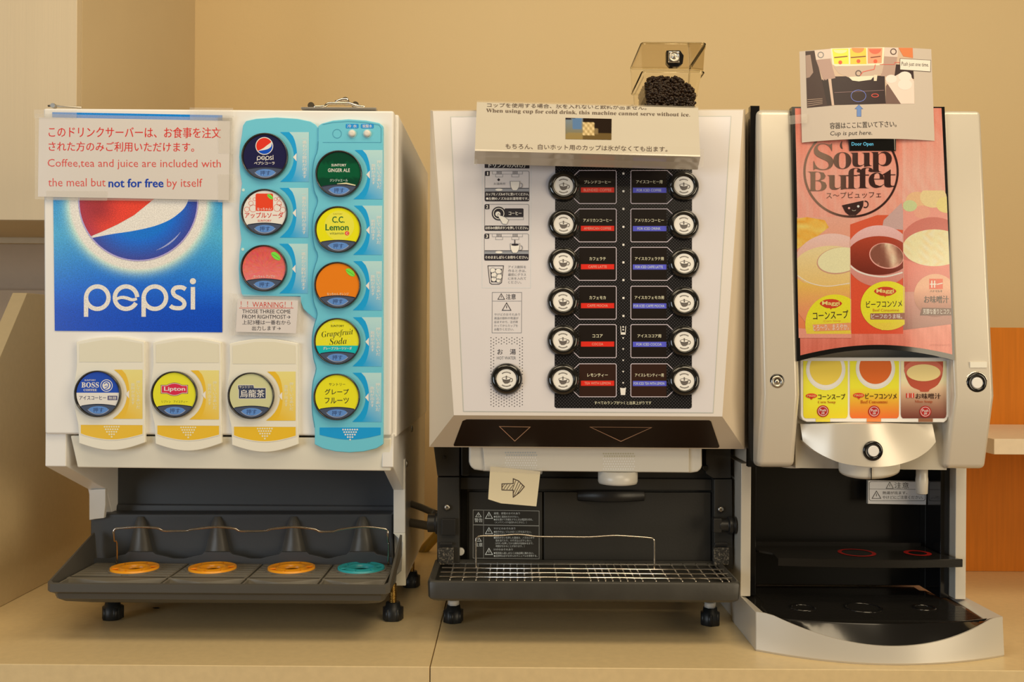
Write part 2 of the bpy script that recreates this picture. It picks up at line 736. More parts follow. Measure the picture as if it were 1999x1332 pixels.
# upper cabinet
CX, CZ = -0.8427, 0.672
uc = thing('wall_cabinet', 'light laminate wall cabinet hanging in the upper left corner', 'cabinet', (CX, 2.6, CZ))
sbox('body', 'cabinet_side', -2.0, CX, 1.942, DW, CZ + 0.02, 1.75, uc, 0.0008)
sbox('door', 'cabinet_laminate', -2.0, CX, 1.92, 1.9405, CZ, 1.75, uc, 0.0015)
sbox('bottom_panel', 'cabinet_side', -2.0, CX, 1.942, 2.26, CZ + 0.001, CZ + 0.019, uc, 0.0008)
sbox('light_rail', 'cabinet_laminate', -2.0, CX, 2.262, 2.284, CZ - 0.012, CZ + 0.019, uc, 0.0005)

# wooden panelling and shelf at the right
WP = 1.96
wp = struct(sbox('trim_2', 'wood_orange', 0.75, 1.7, WP - 0.012, WP, 0.0005, 0.4775))
rs = thing('wall_shelf', 'pale stone wall shelf in front of orange wood panel, far right', 'shelf', (1.1, 1.9, 0.262))
sbox('shelf_board', 'shelf_stone', 0.80, 1.7, 1.65, WP - 0.0125, 0.262, 0.288, rs, 0.001)
for xx in (1.2, 1.5):
    sbox('bracket', 'steel', xx, xx + 0.02, 1.75, WP - 0.013, 0.235, 0.2615, rs, 0.001)

# crumb under the left machine
cr = MB('rubber_black', )
p = W(305, 1192, 1.64)
cr.lathe((p[0], p[1], 0.0013), [(0.0004, -0.006), (0.0011, -0.004), (0.0012, 0.004), (0.0004, 0.006)], n=8, axis='X')
tag(cr.link('crumb'), 'tiny dark crumb on the countertop beside the front foot of the drink dispenser', 'crumb')

# ================================================================ drink dispenser (left)
D1 = 1.46
dd = thing('drink_dispenser', 'cream soft drink dispenser with blue poster and round drink buttons on the left', 'drink dispenser', (-0.42, 1.66, 0))
XL, XR = W(84, 300, D1)[0], W(769, 300, D1)[0]
b = MB('door_cream')
b.prism_px([(84, 211), (769, 216), (764, 852), (87, 848)], D1, D1 + 0.024)
door = b.link('door', dd, bevel=0.0035, seg=3)
b = MB('door_cream')
b.box(XL + 0.004, XR + 0.004, D1 + 0.0245, 2.0, 0.30, 0.782)
b.link('cabinet_body', dd, bevel=0.003)
# side pillars with the overhang profile
zt = 0.306
prof = [(1.466, zt), (2.0, zt), (2.0, 0.045), (1.615, 0.045), (1.615, 0.198), (1.472, 0.258)]
b = MB('door_cream')
b.yz([(1.466, zt), (2.0, zt), (2.0, 0.045), (1.64, 0.045), (1.64, 0.06), (1.617, 0.15), (1.615, 0.2), (1.466, 0.258)], -0.1735 - 0.017, -0.1735)
b.link('side_panel', dd, bevel=0.0015)
b = MB('white_plastic')
b.prism_px([(768, 905), (791, 896), (791, 1041), (768, 1041)], 1.606, 1.6145)
b.link('pillar_cover', dd, bevel=0.001)
b = MB('cream_plastic')
b.prism_px([(767, 1041), (791, 1041), (792, 1144), (772, 1144), (772, 1125), (783, 1115), (786, 1060)], 1.606, 1.6145)
b.link('pillar_foot', dd, bevel=0.0008)
xl0 = W(88, 880, 1.466)[0]
b = MB('door_cream')
b.yz([(1.466, zt), (2.0, zt), (2.0, 0.045), (1.64, 0.045), (1.64, 0.15), (1.615, 0.2), (1.466, 0.256)], xl0, xl0 + 0.031)
b.link('side_panel', dd, bevel=0.0015)
b = MB('white_plastic')
b.prism_px([(174, 957), (206, 955), (206, 985), (203, 1012), (185, 1014), (174, 1016)], 1.606, 1.6145)
b.link('pillar_cover', dd, bevel=0.001)
# base pan, cavity back, lower cover
sbox('base_pan', 'tray_grey', xl0 + 0.032, -0.192, 1.56, 1.999, 0.045, 0.056, dd)
b = MB('cavity_grey')
b.prism_px([(196, 905), (772, 905), (772, 999), (196, 999)], 1.66, 1.675)
b.link('cavity_back_panel', dd)
b = MB('cavity_grey')
b.yz([(1.652, 0.154), (1.66, 0.154), (1.66, 0.170), (1.655, 0.168)], xl0 + 0.032, -0.192)
b.link('cavity_ledge', dd, bevel=0.001)
b = MB('cavity_grey')
b.prism_px([(176, 1004), (766, 1004), (766, 1110), (176, 1110)], 1.615, 1.65)
bs = b.link('splash_panel', dd, bevel=0.003)
# tapered cup guides on the splash panel
for cx in (274.6, 424.6, 573, 707):
    b = MB('tray_grey')
    front, back = [], []
    rows = [(1009, 6, 1.6145, 1.612), (1020, 11, 1.6145, 1.606), (1045, 17, 1.6145, 1.600), (1075, 24, 1.6145, 1.596), (1097, 44, 1.6145, 1.592)]
    vs, fs, n = [], [], 7
    for y, hw, dbk, dfr in rows:
        for k in range(n):
            a = pi * k / (n - 1)
            vs.append(W(cx - hw * cos(a), y, dbk - (dbk - dfr) * sin(a)))
    for j in range(len(rows) - 1):
        for k in range(n - 1):
            fs.append((j * n + k, j * n + k + 1, (j + 1) * n + k + 1, (j + 1) * n + k))
    b.add(vs, fs, smooth=True)
    b.link('cup_guide', bs)
# scalloped lip in front of the splash panel
pts_top = []
xs = [177, 200, 225]
lobes = (274.6, 424.6, 573, 707)
x = 178.0
while x <= 766:
    dmin = min(abs(x - c) for c in lobes)
    y = 1091 - 14 * max(0.0, 1 - dmin / 62.0) ** 0.8 if dmin < 62 else 1091
    if dmin < 26:
        y = 1078 - 0 * dmin
    pts_top.append((x, y))
    x += 6
b = MB('cavity_grey')
b.prism_px([(x, y) for x, y in pts_top] + [(766, 1112), (178, 1112)], 1.590, 1.596)
b.link('scalloped_lip', dd, bevel=0.0008)

b = MB('cream_plastic')
fr = [W(137, 851, D1 + .003), W(763, 856, D1 + .003), W(763, 920, D1 + .010), W(151, 913, D1 + .010)]
b.prism(fr, [(p[0], D1 + 0.035, p[2]) for p in fr])
b.link('lower_cover', dd, bevel=0.002)

# screws on the right side
for (px, py, d) in ((793, 837, 1.70), (789, 905, 1.62)):
    b = MB('steel')
    x0 = XR + 0.004
    zz = W(px, py, d)[2]
    b.lathe((x0, d, zz), [(0.006, 0.0), (0.006, 0.002), (0.003, 0.003)], n=14, axis='X')
    b.link('screw', dd)

# drip tray -------------------------------------------------
TX0, TX1 = -0.672, -0.1745
tray = MB('tray_grey')
prof_rim = [(1.440, 0.089), (1.600, 0.133), (1.600, 0.129), (1.446, 0.079), (1.4415, 0.077)]


def tray_ring(path_o, path_i):
    pass


def loft(mb, rings, close_bottom=True):
    n = len(rings[0])
    vs = [p for r in rings for p in r]
    fs = []
    for j in range(len(rings) - 1):
        for k in range(n):
            k2 = (k + 1) % n
            fs.append((j * n + k, j * n + k2, (j + 1) * n + k2, (j + 1) * n + k))
    if close_bottom:
        fs.append(tuple(range((len(rings) - 1) * n, len(rings) * n)))
    mb.add(vs, fs)


def tray_loop(inset, zf, zb, yb=1.60, ch=0.006):
    x0, x1, y0, y1 = TX0 + inset, TX1 - inset, 1.440 + inset, yb - inset * 0.2
    s = lambda y: zf + (zb - zf) * (y - 1.44) / 0.16
    w = 0.0085 - inset * 0.98 if inset < 0.008 else 0.0007
    zl = min(zf, zb, 0.084)
    pts = [(x0 + ch, y0), (x1 - ch, y0), (x1, y0 + ch), (x1, y1)]
    pts = [(a, c, s(c)) for a, c in pts] + [(x1 - w, y1, zl), (x0 + w, y1, zl)] + [(x0, y1, s(y1)), (x0, y0 + ch, s(y0 + ch))]
    return pts


loft(tray, [tray_loop(0.008, 0.068, 0.070), tray_loop(0.0045, 0.086, 0.128), tray_loop(0.0035, 0.0895, 0.133), tray_loop(0.0, 0.0890, 0.132), tray_loop(0.0, 0.0775, 0.1),
            tray_loop(0.006, 0.0735, 0.08), tray_loop(0.008, 0.073, 0.078), tray_loop(0.009, 0.066, 0.058), tray_loop(0.016, 0.0615, 0.050), tray_loop(0.045, 0.053, 0.046)])
# inner floor
r0 = tray_loop(0.008, 0.068, 0.070)
tray.add(r0, [tuple(range(8))])
tr = tray.link('drip_tray', dd, bevel=0.001, fix=False)
# grates: one section under every spout, slats and scalloped front edge
secx = [(150, 341), (345, 492), (496, 636), (640, 762)]
ZG = 0.0865
centers = [(263, 1111), (415, 1111), (569, 1111), (705, 1111)]


def on_z(px, py, z):
    dx, dy = px - 999.5, py - 666.0
    v = dy - ROLL * dx
    d = (ZC - z) * F / v
    return W(px, py, d)


for (x0, x1), (cx, cy) in zip(secx, centers):
    c = on_z(cx, cy, ZG)
    X0 = on_z(x0, 1118, ZG)[0]
    X1 = min(on_z(x1, 1118, ZG)[0], TX1 - 0.01)
    g = MB('grate_grey')
    nsl = 7
    y0, y1 = 1.492, 1.594
    for k in range(nsl):
        ya = y0 + (y1 - y0) * (k + 0.1) / nsl
        yb = y0 + (y1 - y0) * (k + 0.70) / nsl
        ym = (ya + yb) / 2
        h2 = 0.037 ** 2 - (ym - c[1]) ** 2
        if h2 > 0:
            h = sqrt(h2)
            if c[0] - h > X0 + 0.004:
                g.box(X0 + 0.002, c[0] - h, ya, yb, ZG - 0.006, ZG)
            if c[0] + h < X1 - 0.004:
                g.box(c[0] + h, X1 - 0.002, ya, yb, ZG - 0.006, ZG)
        else:
            g.box(X0 + 0.002, X1 - 0.002, ya, yb, ZG - 0.006, ZG)
    g.box(X0, X0 + 0.003, 1.462, 1.596, ZG - 0.010, ZG - 0.0005)
    g.box(X1 - 0.003, X1, 1.462, 1.596, ZG - 0.010, ZG - 0.0005)
    # scalloped front wave
    n = 20
    fr_, bk_ = [], []
    for i in range(n + 1):
        t = i / n
        xx = X0 + (X1 - X0) * t
        yy = 1.489 - 0.020 * (0.5 - 0.5 * cos(2 * pi * t))
        fr_.append((xx, yy))
    vs, fs = [], []
    for xx, yy in fr_:
        vs += [(xx, 1.497, ZG), (xx, yy, ZG), (xx, yy - 0.003, ZG - 0.010), (xx, 1.497, ZG - 0.010)]
    for i in range(n):
        for k in range(3):
            fs.append((i * 4 + k, i * 4 + k + 1, (i + 1) * 4 + k + 1, (i + 1) * 4 + k))
    g.add(vs, fs, smooth=False)
    # ring seat round the coaster and a centre rib to the front
    g.box(c[0] - 0.0015, c[0] + 0.0015, 1.457, 1.50, ZG - 0.012, ZG - 0.003)
    g.lathe((c[0], c[1], ZG), [(0.0365, -0.006), (0.0365, 0.001), (0.0400, 0.001), (0.0400, -0.006)], n=36, axis='Z', closed_ends=False)
    gg = g.link('grate', tr, bevel=0.0005, seg=1)
for k, (cx, cy) in enumerate(centers):
    c = on_z(cx, cy - 1, ZG + 0.001)
    b = MB('coaster_orange' if k < 3 else 'coaster_blue')
    b.lathe((c[0], c[1], ZG + 0.001), [(0.018, -0.004), (0.0185, 0.0015), (0.022, 0.0035), (0.025, -0.0005), (0.032, 0.0005), (0.034, 0.003), (0.0362, 0.003), (0.0365, -0.003)], n=40, axis='Z', closed_ends=False)
    for q in range(6):
        a = q * pi / 3 + 0.3
        p0 = (c[0] + 0.021 * cos(a), c[1] + 0.021 * sin(a), ZG + 0.0025)
        p1 = (c[0] + 0.0345 * cos(a), c[1] + 0.0345 * sin(a), ZG + 0.0025)
        b.tube([p0, p1], 0.0013, n=6)
    b.link('cup_ring', tr, label='orange cup target ring' if k < 3 else 'turquoise cup target ring')
# wire guard rail
d = 1.55
path = [(228, 1103, 1.575), (228, 1060, 1.56), (223, 1056, 1.555), (222, 1040, 1.55), (224, 1034, 1.55), (232, 1032, 1.55), (270, 1029, 1.55), (305, 1031, 1.55), (318, 1036, 1.55), (330, 1037, 1.55), (362, 1037, 1.55), (375, 1034, 1.55),
        (420, 1029, 1.55), (457, 1032, 1.55), (470, 1037, 1.55), (514, 1037, 1.55), (530, 1033, 1.55), (572, 1029, 1.55), (612, 1033, 1.55), (625, 1038, 1.55), (650, 1038, 1.55), (665, 1034, 1.55),
        (708, 1029, 1.55), (745, 1032, 1.55), (756, 1036, 1.55), (757, 1045, 1.55), (757, 1058, 1.556), (759, 1062, 1.56), (758, 1103, 1.575)]
b = MB('steel_wire')
b.tube([W(x, y, dd_) for x, y, dd_ in smooth(path, 4)], 0.0017, n=8)
b.link('guard_rail', dd)


def foot(name, parent, x, y, ztop, r, stem, stem_m, knob_h, sides=10, nut=False):
    b = MB(stem_m)
    b.lathe((x, y, 0), [(stem, knob_h * 0.8), (stem, ztop)], n=12, axis='Z')
    if stem_m == 'brass':
        z = knob_h
        while z < ztop - 0.002:
            b.lathe((x, y, 0), [(stem, z), (stem * 1.18, z + 0.001), (stem, z + 0.002)], n=12, axis='Z', closed_ends=False)
            z += 0.0025
    st = b.link('threaded_stem', None)
    b = MB('rubber_black')
    b.lathe((x, y, 0), [(r * 0.9, 0.0), (r, 0.002), (r, knob_h * 0.72), (r * 0.78, knob_h * 0.78), (r * 0.72, knob_h), (r * 0.3, knob_h)], n=sides * 2, axis='Z')
    # grip lobes
    for k in range(sides // 2):
        a = 2 * pi * k / (sides // 2) + 0.35
        b.lathe((x + r * 0.82 * cos(a), y + r * 0.82 * sin(a), 0), [(r * 0.28, 0.001), (r * 0.28, knob_h * 0.7)], n=8, axis='Z')
    kn = b.link(name, parent)
    st.parent = kn
    st.location = Vector(st['_w']) - Vector(kn['_w'])
    if nut:
        b = MB('white_plastic')
        b.lathe((x, y - 0.0, 0), [(0.009, knob_h), (0.009, knob_h + 0.008)], n=6, axis='Z')
        b.link('nut', kn)
    return kn


foot('foot', dd, -0.631, 1.58, 0.056, 0.0155, 0.006, 'brass', 0.028)
foot('foot', dd, -0.1868, 1.585, 0.058, 0.0155, 0.0052, 'brass', 0.028)
foot('foot', dd, -0.180, 1.80, 0.046, 0.0155, 0.006, 'brass', 0.028)
foot('foot', dd, -0.64, 1.80, 0.046, 0.0155, 0.006, 'brass', 0.028)

# latch on the top of the door
b = MB('steel')
z0 = W(650, 215, 1.47)[2]
xa, xb = W(590, 210, 1.47)[0], W(736, 210, 1.47)[0]
b.box(xa, xb, 1.462, 1.482, z0 - 0.001, z0 + 0.0025)
lp = b.link('latch_plate', dd, bevel=0.0005)
b = MB('chrome')
b.tube(smooth([W(612, 209, 1.47), W(632, 208, 1.47), (W(640, 203, 1.47)), W(650, 202, 1.47), W(680, 202, 1.47), W(690, 205, 1.47), W(700, 208, 1.47), W(712, 209, 1.47)], 4), 0.0024)
b.tube(smooth([W(655, 200, 1.475), W(668, 195, 1.475), W(680, 195, 1.475)], 3), 0.0030)
b.lathe(W(608, 207, 1.475), [(0.005, -0.004), (0.005, 0.006)], n=12)
b.lathe(W(675, 198, 1.48), [(0.0055, -0.005), (0.0055, 0.006)], n=12)
b.lathe(W(694, 206, 1.475), [(0.0055, -0.003), (0.004, 0.006)], n=12)
b.link('latch_lever', dd)
b = MB('steel')
b.tube([W(94, 207, 1.475), W(103, 206, 1.475), W(118, 208, 1.475), W(160, 210, 1.475)], 0.0016)
b.lathe(W(105, 207, 1.475), [(0.0035, -0.004), (0.0035, 0.004)], n=10)
b.link('hinge_pin', dd)

# ---- poster on the door
DP = D1 - 0.0008
po = MB('printed_poster', DP)
GX, GY, GR = 270, 393, 117


def poster_col(x, y):
    t = (y - 222) / 426.0
    r_ = sqrt((x - GX) ** 2 + (y - GY) ** 2)
    s = (x - 105) / 330.0
    base = mixc((20, 120, 205), (10, 66, 160), (t - 0.3) * 1.5)
    lite = (84, 166, 222)
    side = max(0, 1 - abs(t - 0.55) / 0.35) * (0.5 + 0.95 * abs(s - 0.42))
    base = mixc(base, lite, side * 0.9)
    g = math.exp(-max(0, r_ - GR - 9) ** 2 / (2 * 15.0 ** 2))
    base = mixc(base, (238, 230, 216), g ** 1.3)
    return ph(*base)


po.grid([(102, 219), (434, 225), (434, 649), (107, 646)], 110, 142, poster_col, l=1)


def spk(c, a=12):
    def f(x, y):
        n = random.gauss(0, a)
        return ph(*[max(0, min(255, q + n)) for q in c])
    return f


# globe: white disc, red wave on top, blue wave below
po.fan(circ(GX, GY, GR, n=72), GX, GY, ph(244, 232, 214), l=2)
red = [(140, 240), (420, 240), (400, 300), (352, 352), (295, 393), (262, 420), (230, 438), (200, 452), (176, 462), (150, 440)]


def grid_clip(mb, inside, x0, y0, x1, y1, st, colf, l):
    """small quads whose centre is inside: a speckled printed field"""
    pass


def speckle_poly(mb, poly, colf, l, st=6):
    x0, x1 = min(p[0] for p in poly), max(p[0] for p in poly)
    y0, y1 = min(p[1] for p in poly), max(p[1] for p in poly)
    y = y0
    while y < y1:
        x = x0
        row = clip_half(clip_half(poly, 0, -1, -y), 0, 1, y + st)
        while x < x1 and len(row) > 2:
            q = clip_half(clip_half(row, -1, 0, -x), 1, 0, x + st)
            if len(q) > 2:
                mb._poly(q, colf, l)
            x += st
        y += st


def redc(x, y):
    r_ = sqrt((x - GX) ** 2 + (y - GY) ** 2)
    e = max(0, (r_ - 85) / 32)
    c = mixc((226, 62, 38), (170, 45, 60), e)
    k = math.exp(-(((x - 190) / 32.0) ** 2 + ((y - 408) / 30.0) ** 2))
    c = mixc(c, (110, 26, 40), 0.6 * k)
    return ph(*c)


def bluc(x, y):
    r_ = sqrt((x - GX) ** 2 + (y - GY) ** 2)
    e = max(0, (r_ - 70) / 47)
    c = mixc((18, 105, 190), (62, 62, 128), e)
    a = math.degrees(math.atan2(y - GY, x - GX))
    return ph(*c)


speckle_poly(po, clip_circle(red, GX, GY, GR - 1.5, 60), redc, 3, 5)
blue = smooth([(178, 465), (220, 457), (260, 451), (300, 442), (330, 430), (350, 416), (362, 403), (369, 385), (374, 350)], 5) + [(420, 350), (420, 560), (150, 560)]
speckle_poly(po, clip_circle(blue, GX, GY, GR - 1, 60), bluc, 3, 4)
po.line(circ(GX, GY, GR - 15, n=14, a0=36, a1=70), [0.4, 1, 1.6, 2.2, 2.6, 3, 3.2, 3.2, 3, 2.8, 2.4, 2, 1.4, 0.8, 0.3], ph(150, 150, 190), l=4)
po.ring(GX, GY, GR - 1, 2.5, ph(170, 150, 190), l=4, n=72)
WH = ph(248, 238, 226)


def cola_word(p, ox, oy, k, col, l):
    """the rounded lower-case wordmark: two p, e, s, i"""
    def T(pts):
        return [(ox + (x - 163.5) * k, oy + (y - 581.4) * k) for x, y in pts]
    for cx in (190, 302.4):
        p.line(T(circ(cx, 581.4, 21.9, n=40)), 8.4 * k, col, l, closed=True)
        p.poly(T([(cx - 26.3, 580), (cx - 17.7, 580), (cx - 17.7, 618.7), (cx - 26.3, 618.7)]), col, l + 0.4)
    p.line(T(circ(246, 581.4, 21.9, n=40, a0=28, a1=357)), 8.4 * k, col, l)
    p.line(T(smooth([(226, 585), (236, 581), (247, 582), (258, 585.5), (267.5, 583.5)], 5)), [(5 + 1.5 * sin(i / 20 * pi)) * k for i in range(21)], col, l + 0.4)
    p.line(T(smooth([(362.5, 565), (357, 561.8), (350, 561), (342, 562.5), (337.5, 569), (341, 577), (350, 582), (358, 588), (360, 595), (355, 601), (346, 602), (337, 600.5), (332.5, 597)], 4)), 8.2 * k, col, l)
    p.poly(T([(372.3, 560.5), (380.9, 560.5), (380.9, 604.5), (372.3, 604.5)]), col, l)
    p.fan(T(circ(376.6, 549.3, 6.0, n=20)), ox + (376.6 - 163.5) * k, oy + (549.3 - 581.4) * k, col, l)


cola_word(po, 163.5, 581.4, 1.0, WH, 3)
po.link('poster', dd, label='blue poster with a red, white and blue globe and white word')

# ---- blue control panels
WAVE_A = [(474, 245), (472, 262), (468, 285), (466.5, 306), (468, 335), (472, 358), (468, 385), (466, 415), (468, 445), (471, 468), (467, 495), (465.5, 524), (467, 550), (471, 572), (474, 579)]
A_px = [(480, 236), (500, 231.5), (540, 229), (580, 231.5), (606, 237), (616, 243)] + [(622, 250), (622, 400), (621, 500), (621, 600), (620, 626)] + \
       [(612, 621), (600, 611), (592, 603), (587, 590), (586, 579)] + list(reversed(WAVE_A))
WAVE_B = [(621, 246), (620, 290), (613, 312), (609.5, 340), (613, 372), (620, 392), (612, 418), (609, 448), (613, 480), (620, 500), (612, 528), (609, 557), (612, 590), (619, 613),
          (612, 640), (609, 667), (612, 700), (617, 720), (611, 745), (608.5, 775), (610, 810), (614, 835), (614, 868)]
B_px = [(748, 246), (740, 240), (715, 235), (680, 232.5), (650, 235), (628, 241)] + smooth(WAVE_B, 3) + [(630, 876), (655, 882), (682, 884), (710, 882), (735, 876), (748, 868)]
b = MB('blue_panel')
b.prism_px(A_px, D1 - 0.006, D1)
pa = b.link('control_panel', dd, bevel=0.0012, label='left blue button panel with three round buttons')
b = MB('blue_panel')
b.prism_px(B_px, D1 - 0.0085, D1)
pb = b.link('control_panel', dd, bevel=0.0012, label='right blue button panel with five round buttons')
DA, DB = D1 - 0.0062, D1 - 0.0087


def bracket(p, cx, cy, x0, x1, y0, y1, dark, light, cols, text_col, arrow, texts):
    """side field of a button: crescent, fading field, arrow and vertical lettering"""
    R = (y1 - y0) / 2 / 0.80
    ox = x0 - R * 0.60
    arc = lambda rr, xx: [(ox + rr * cos(a), cy + rr * sin(a)) for a in [radians(v) for v in range(-56, 57, 8)]]
    k = R
    outer = [(min(x1, max(x0, ox + k * cos(radians(v)))), cy + k * 0.86 * sin(radians(v)) / 0.83 * 0.80) for v in range(-75, 76, 10)]
    inner = []
    # inner concave side hugging the button
    rb = 56
    for i in range(13):
        yy = y0 + (y1 - y0) * i / 12
        dx = sqrt(max(0, rb * rb - (yy - cy) ** 2))
        inner.append((max(x0, min(cx + dx, x1 - 20)), yy))
    # field quads row by row with a colour fade
    n = 12
    for i in range(n):
        ya, yb = y0 + (y1 - y0) * i / n, y0 + (y1 - y0) * (i + 1) / n
        xa, xb = inner[i][0], inner[i + 1][0]
        # crescent right limit
        def cl(yy):
            u = (yy - (y0 + y1) / 2) / ((y1 - y0) / 2)
            return x0 + 14 + 19 * sqrt(max(0, 1 - u * u * 0.96))
        ca, cb = max(xa, cl(ya)), max(xb, cl(yb))
        p._poly([(xa, ya), (ca, ya), (cb, yb), (xb, yb)], dark, 1)
        f = lambda x, y: mixc(light, dark, ((y - y0) / (y1 - y0)) ** 1.3 * (0.55 + 0.5 * (1 - (x - x0) / (x1 - x0))) * 1.25)
        p._poly([(ca, ya), (x1, ya), (x1, yb), (cb, yb)], f, 1)
    ax = x0 + 25
    p.poly([(ax, cy + 1), (ax + 7, cy - 7), (ax + 7, cy + 9)], arrow, 2)
    for (s, tx0, ty0, tx1, ty1) in texts:
        p.text('\n'.join(s), (tx0, ty0, tx1, ty1), text_col, off=0.012, l=2)


DARKB, LITEB = ph(14, 142, 190), ph(172, 196, 204)
LET = ph(218, 226, 224)
LCOL = [(518, 306), (517, 415), (516, 524)]
RCOL = [(662, 340), (660.5, 448.6), (659.4, 557), (658.7, 666.5), (658, 775)]
for (cx, cy) in LCOL:
    ga = MB('printed_ink', DA)
    o = cx - 518
    bracket(ga, cx, cy, 547 + o, 603 + o, cy - 48, cy + 49, DARKB, LITEB, None, LET, ph(232, 226, 210),
            [('一番右から飲料が出ます', 590 + o, cy - 36, 599 + o, cy + 42)])
    ga.link('button_field', pa)
ga = MB('printed_ink', DA)
ga.fan(circ(475, 371, 3, n=12), 475, 371, ph(190, 205, 205), l=1)
ga.link('moulding_mark', pa)
ga = MB('printed_ink', DA)
ga.fan(circ(474, 487, 3, n=12), 474, 487, ph(190, 205, 205), l=1)
ga.link('moulding_mark', pa)
for k, (cx, cy) in enumerate(RCOL):
    gb = MB('printed_ink', DB)
    x0, x1 = 690 - k * 0.6, 747 - k * 0.6
    bracket(gb, cx, cy, x0, x1, cy - 47, cy + 49, DARKB, LITEB, None, LET, ph(232, 226, 210),
            [('押しているあいだ', x1 - 11.5, cy - 27, x1 - 3, cy + 28), ('飲料が出ます', x1 - 22, cy - 20, x1 - 14, cy + 20)])
    gb.link('button_field', pb)
gb = MB('printed_ink', DB)
edge = ph(70, 140, 150)
gb.line([(630, 243), (650, 239), (680, 237), (712, 239), (740, 244), (744, 250), (744, 278), (630, 278)], 0.8, edge, l=1)
gb.line(smooth(WAVE_B, 3)[2:-3], 1.0, ph(60, 130, 140), l=1)
gb.ring(658, 261, 8.5, 0.9, edge, l=1)
for x0, s in ((675, '冷 水'), (704.5, '炭酸水')):
    gb.poly(rrect(x0, 242, x0 + 25, 250.5, 2), ph(20, 128, 205), l=1)
    gb.text(s, (x0 + 3, 243, x0 + 22, 249.5), ph(225, 235, 240), off=0.01, l=2)
    gb.fan(circ(x0 + 12.5, 261, 8.6, n=24), x0 + 12.5, 261, ph(150, 190, 190), l=1)
# bottom cap
bx = [(624, 835), (743, 835), (743, 849)] + [(743 - (743 - 624) * t, 849 + 9.5 * sin(pi * t)) for t in [i / 12 for i in range(1, 12)]] + [(624, 849)]
gb.poly(bx, ph(20, 138, 196), l=1)


def dot_triangle(p, cx, y0, col, dx=4.6, dy=4.9, rows=(6, 5, 4, 3, 1), l=2):
    for j, n_ in enumerate(rows):
        for i in range(n_):
            p.fan(circ(cx + (i - (n_ - 1) / 2) * dx, y0 + j * dy, 1.75, n=8), cx + (i - (n_ - 1) / 2) * dx, y0 + j * dy, col, l)


dot_triangle(gb, 683.5, 839, ph(230, 236, 236), rows=(7, 6, 5, 3, 1))
gb.link('panel_print', pb)
for x0 in (687.5, 717):
    b = MB('white_plastic')
    c = W(x0, 261, DB)
    b.lathe(c, [(0.0050, 0.0), (0.0050, -0.002), (0.0044, -0.0035), (0.002, -0.004)], n=24)
    b.link('water_button', pb, label='small round white water button')

# ---- cream selector panels at the bottom
SEL = [(0, 0), (149.4, 1.3), (299, 3.6)]
CARDN = []
ORD, ORL, ORE = ph(247, 168, 32), ph(248, 196, 108), ph(244, 214, 160)
sel_panels = []
for k, (ox, oy) in enumerate(SEL):
    left = smooth([(148, 668), (149, 700), (148, 722), (144.5, 750), (144.5, 790), (148.5, 815), (152, 832), (153.5, 864)], 4)
    top = [(282 - 133 * t, 667 - 9.5 * sin(pi * t)) for t in [i / 14 for i in range(15)]]
    bot = [(153.5 + 130 * t, 866 + 14.5 * sin(pi * t) - t * 1.5) for t in [i / 14 for i in range(15)]]
    poly = top[:-1] + left + bot + [(283, 840)]
    poly = [(x + ox, y + oy) for x, y in poly]
    b = MB('cream_panel')
    b.prism_px(poly, D1 - 0.007, D1)
    sp = b.link('selector_panel', dd, bevel=0.0014)
    sel_panels.append(sp)
    g = MB('printed_ink', D1 - 0.0072)
    up = [(155 + ox, 672 + oy), (200 + ox, 664 + oy), (236 + ox, 664 + oy), (277 + ox, 671 + oy), (278 + ox, 707 + oy), (155 + ox, 707 + oy)]
    g.poly(up, ph(213, 195, 157), l=1)
    cx, cy = 192 + ox, 769 + oy
    bracket(g, cx, cy, 220 + ox, 278 + ox, cy - 47, cy + 49, ORD, ORL, None, ORE, ph(248, 226, 190),
            [('押しているあいだ', 266 + ox, cy - 26, 273.5 + ox, cy + 29), ('飲料が出ます', 256 + ox, cy - 21, 263 + ox, cy + 21)])
    bx = [(157, 829), (279, 829.5), (279, 848)] + [(279 - 122 * t, 848 + 11 * sin(pi * t)) for t in [i / 12 for i in range(1, 12)]] + [(157, 847)]
    bx = [(x + ox, y + oy) for x, y in bx]
    g.poly(bx, ph(247, 168, 32), l=1)
    g.line(bx, 1.4, ph(246, 222, 172), l=2, closed=True)
    dot_triangle(g, 218 + ox, 833.5 + oy, ph(250, 222, 160), rows=(7, 6, 5, 3, 1), l=2)
    g.link('panel_print', sp)

# ---- round drink buttons
f_ = D1 / F


def drink_button(cx, cy, dsurf, parent, art, label, small=False):
    c = W(cx, cy, dsurf)
    R = 45.5 * dsurf / F
    b = MB('rim_black')
    b.lathe(c, [(R, 0.0), (R, -0.0045), (R * 0.97, -0.006), (R * 0.945, -0.0055), (R * 0.94, -0.003)], n=56)
    o = b.link('drink_button', parent, label=label)
    p = MB('printed_glossy', dsurf - 0.0040, step=0.00008)
    art(p, cx, cy)
    p.link('button_face', o)
    return o


def base_disc(p, cx, cy, colf, r=42.7, l=1):
    n, rings = 48, [0, 8, 16, 24, 32, 38, r]
    for j in range(len(rings) - 1):
        ra, rb = rings[j], rings[j + 1]
        for i in range(n):
            a, c = 2 * pi * i / n, 2 * pi * (i + 1) / n
            q = [(cx + ra * cos(a), cy + ra * sin(a)), (cx + rb * cos(a), cy + rb * sin(a)), (cx + rb * cos(c), cy + rb * sin(c)), (cx + ra * cos(c), cy + ra * sin(c))]
            if ra == 0:
                q = q[1:]
                q = [(cx, cy)] + q[:2]
            p._poly(q, colf if not callable(colf) else (lambda x, y: colf(x, y)), l)


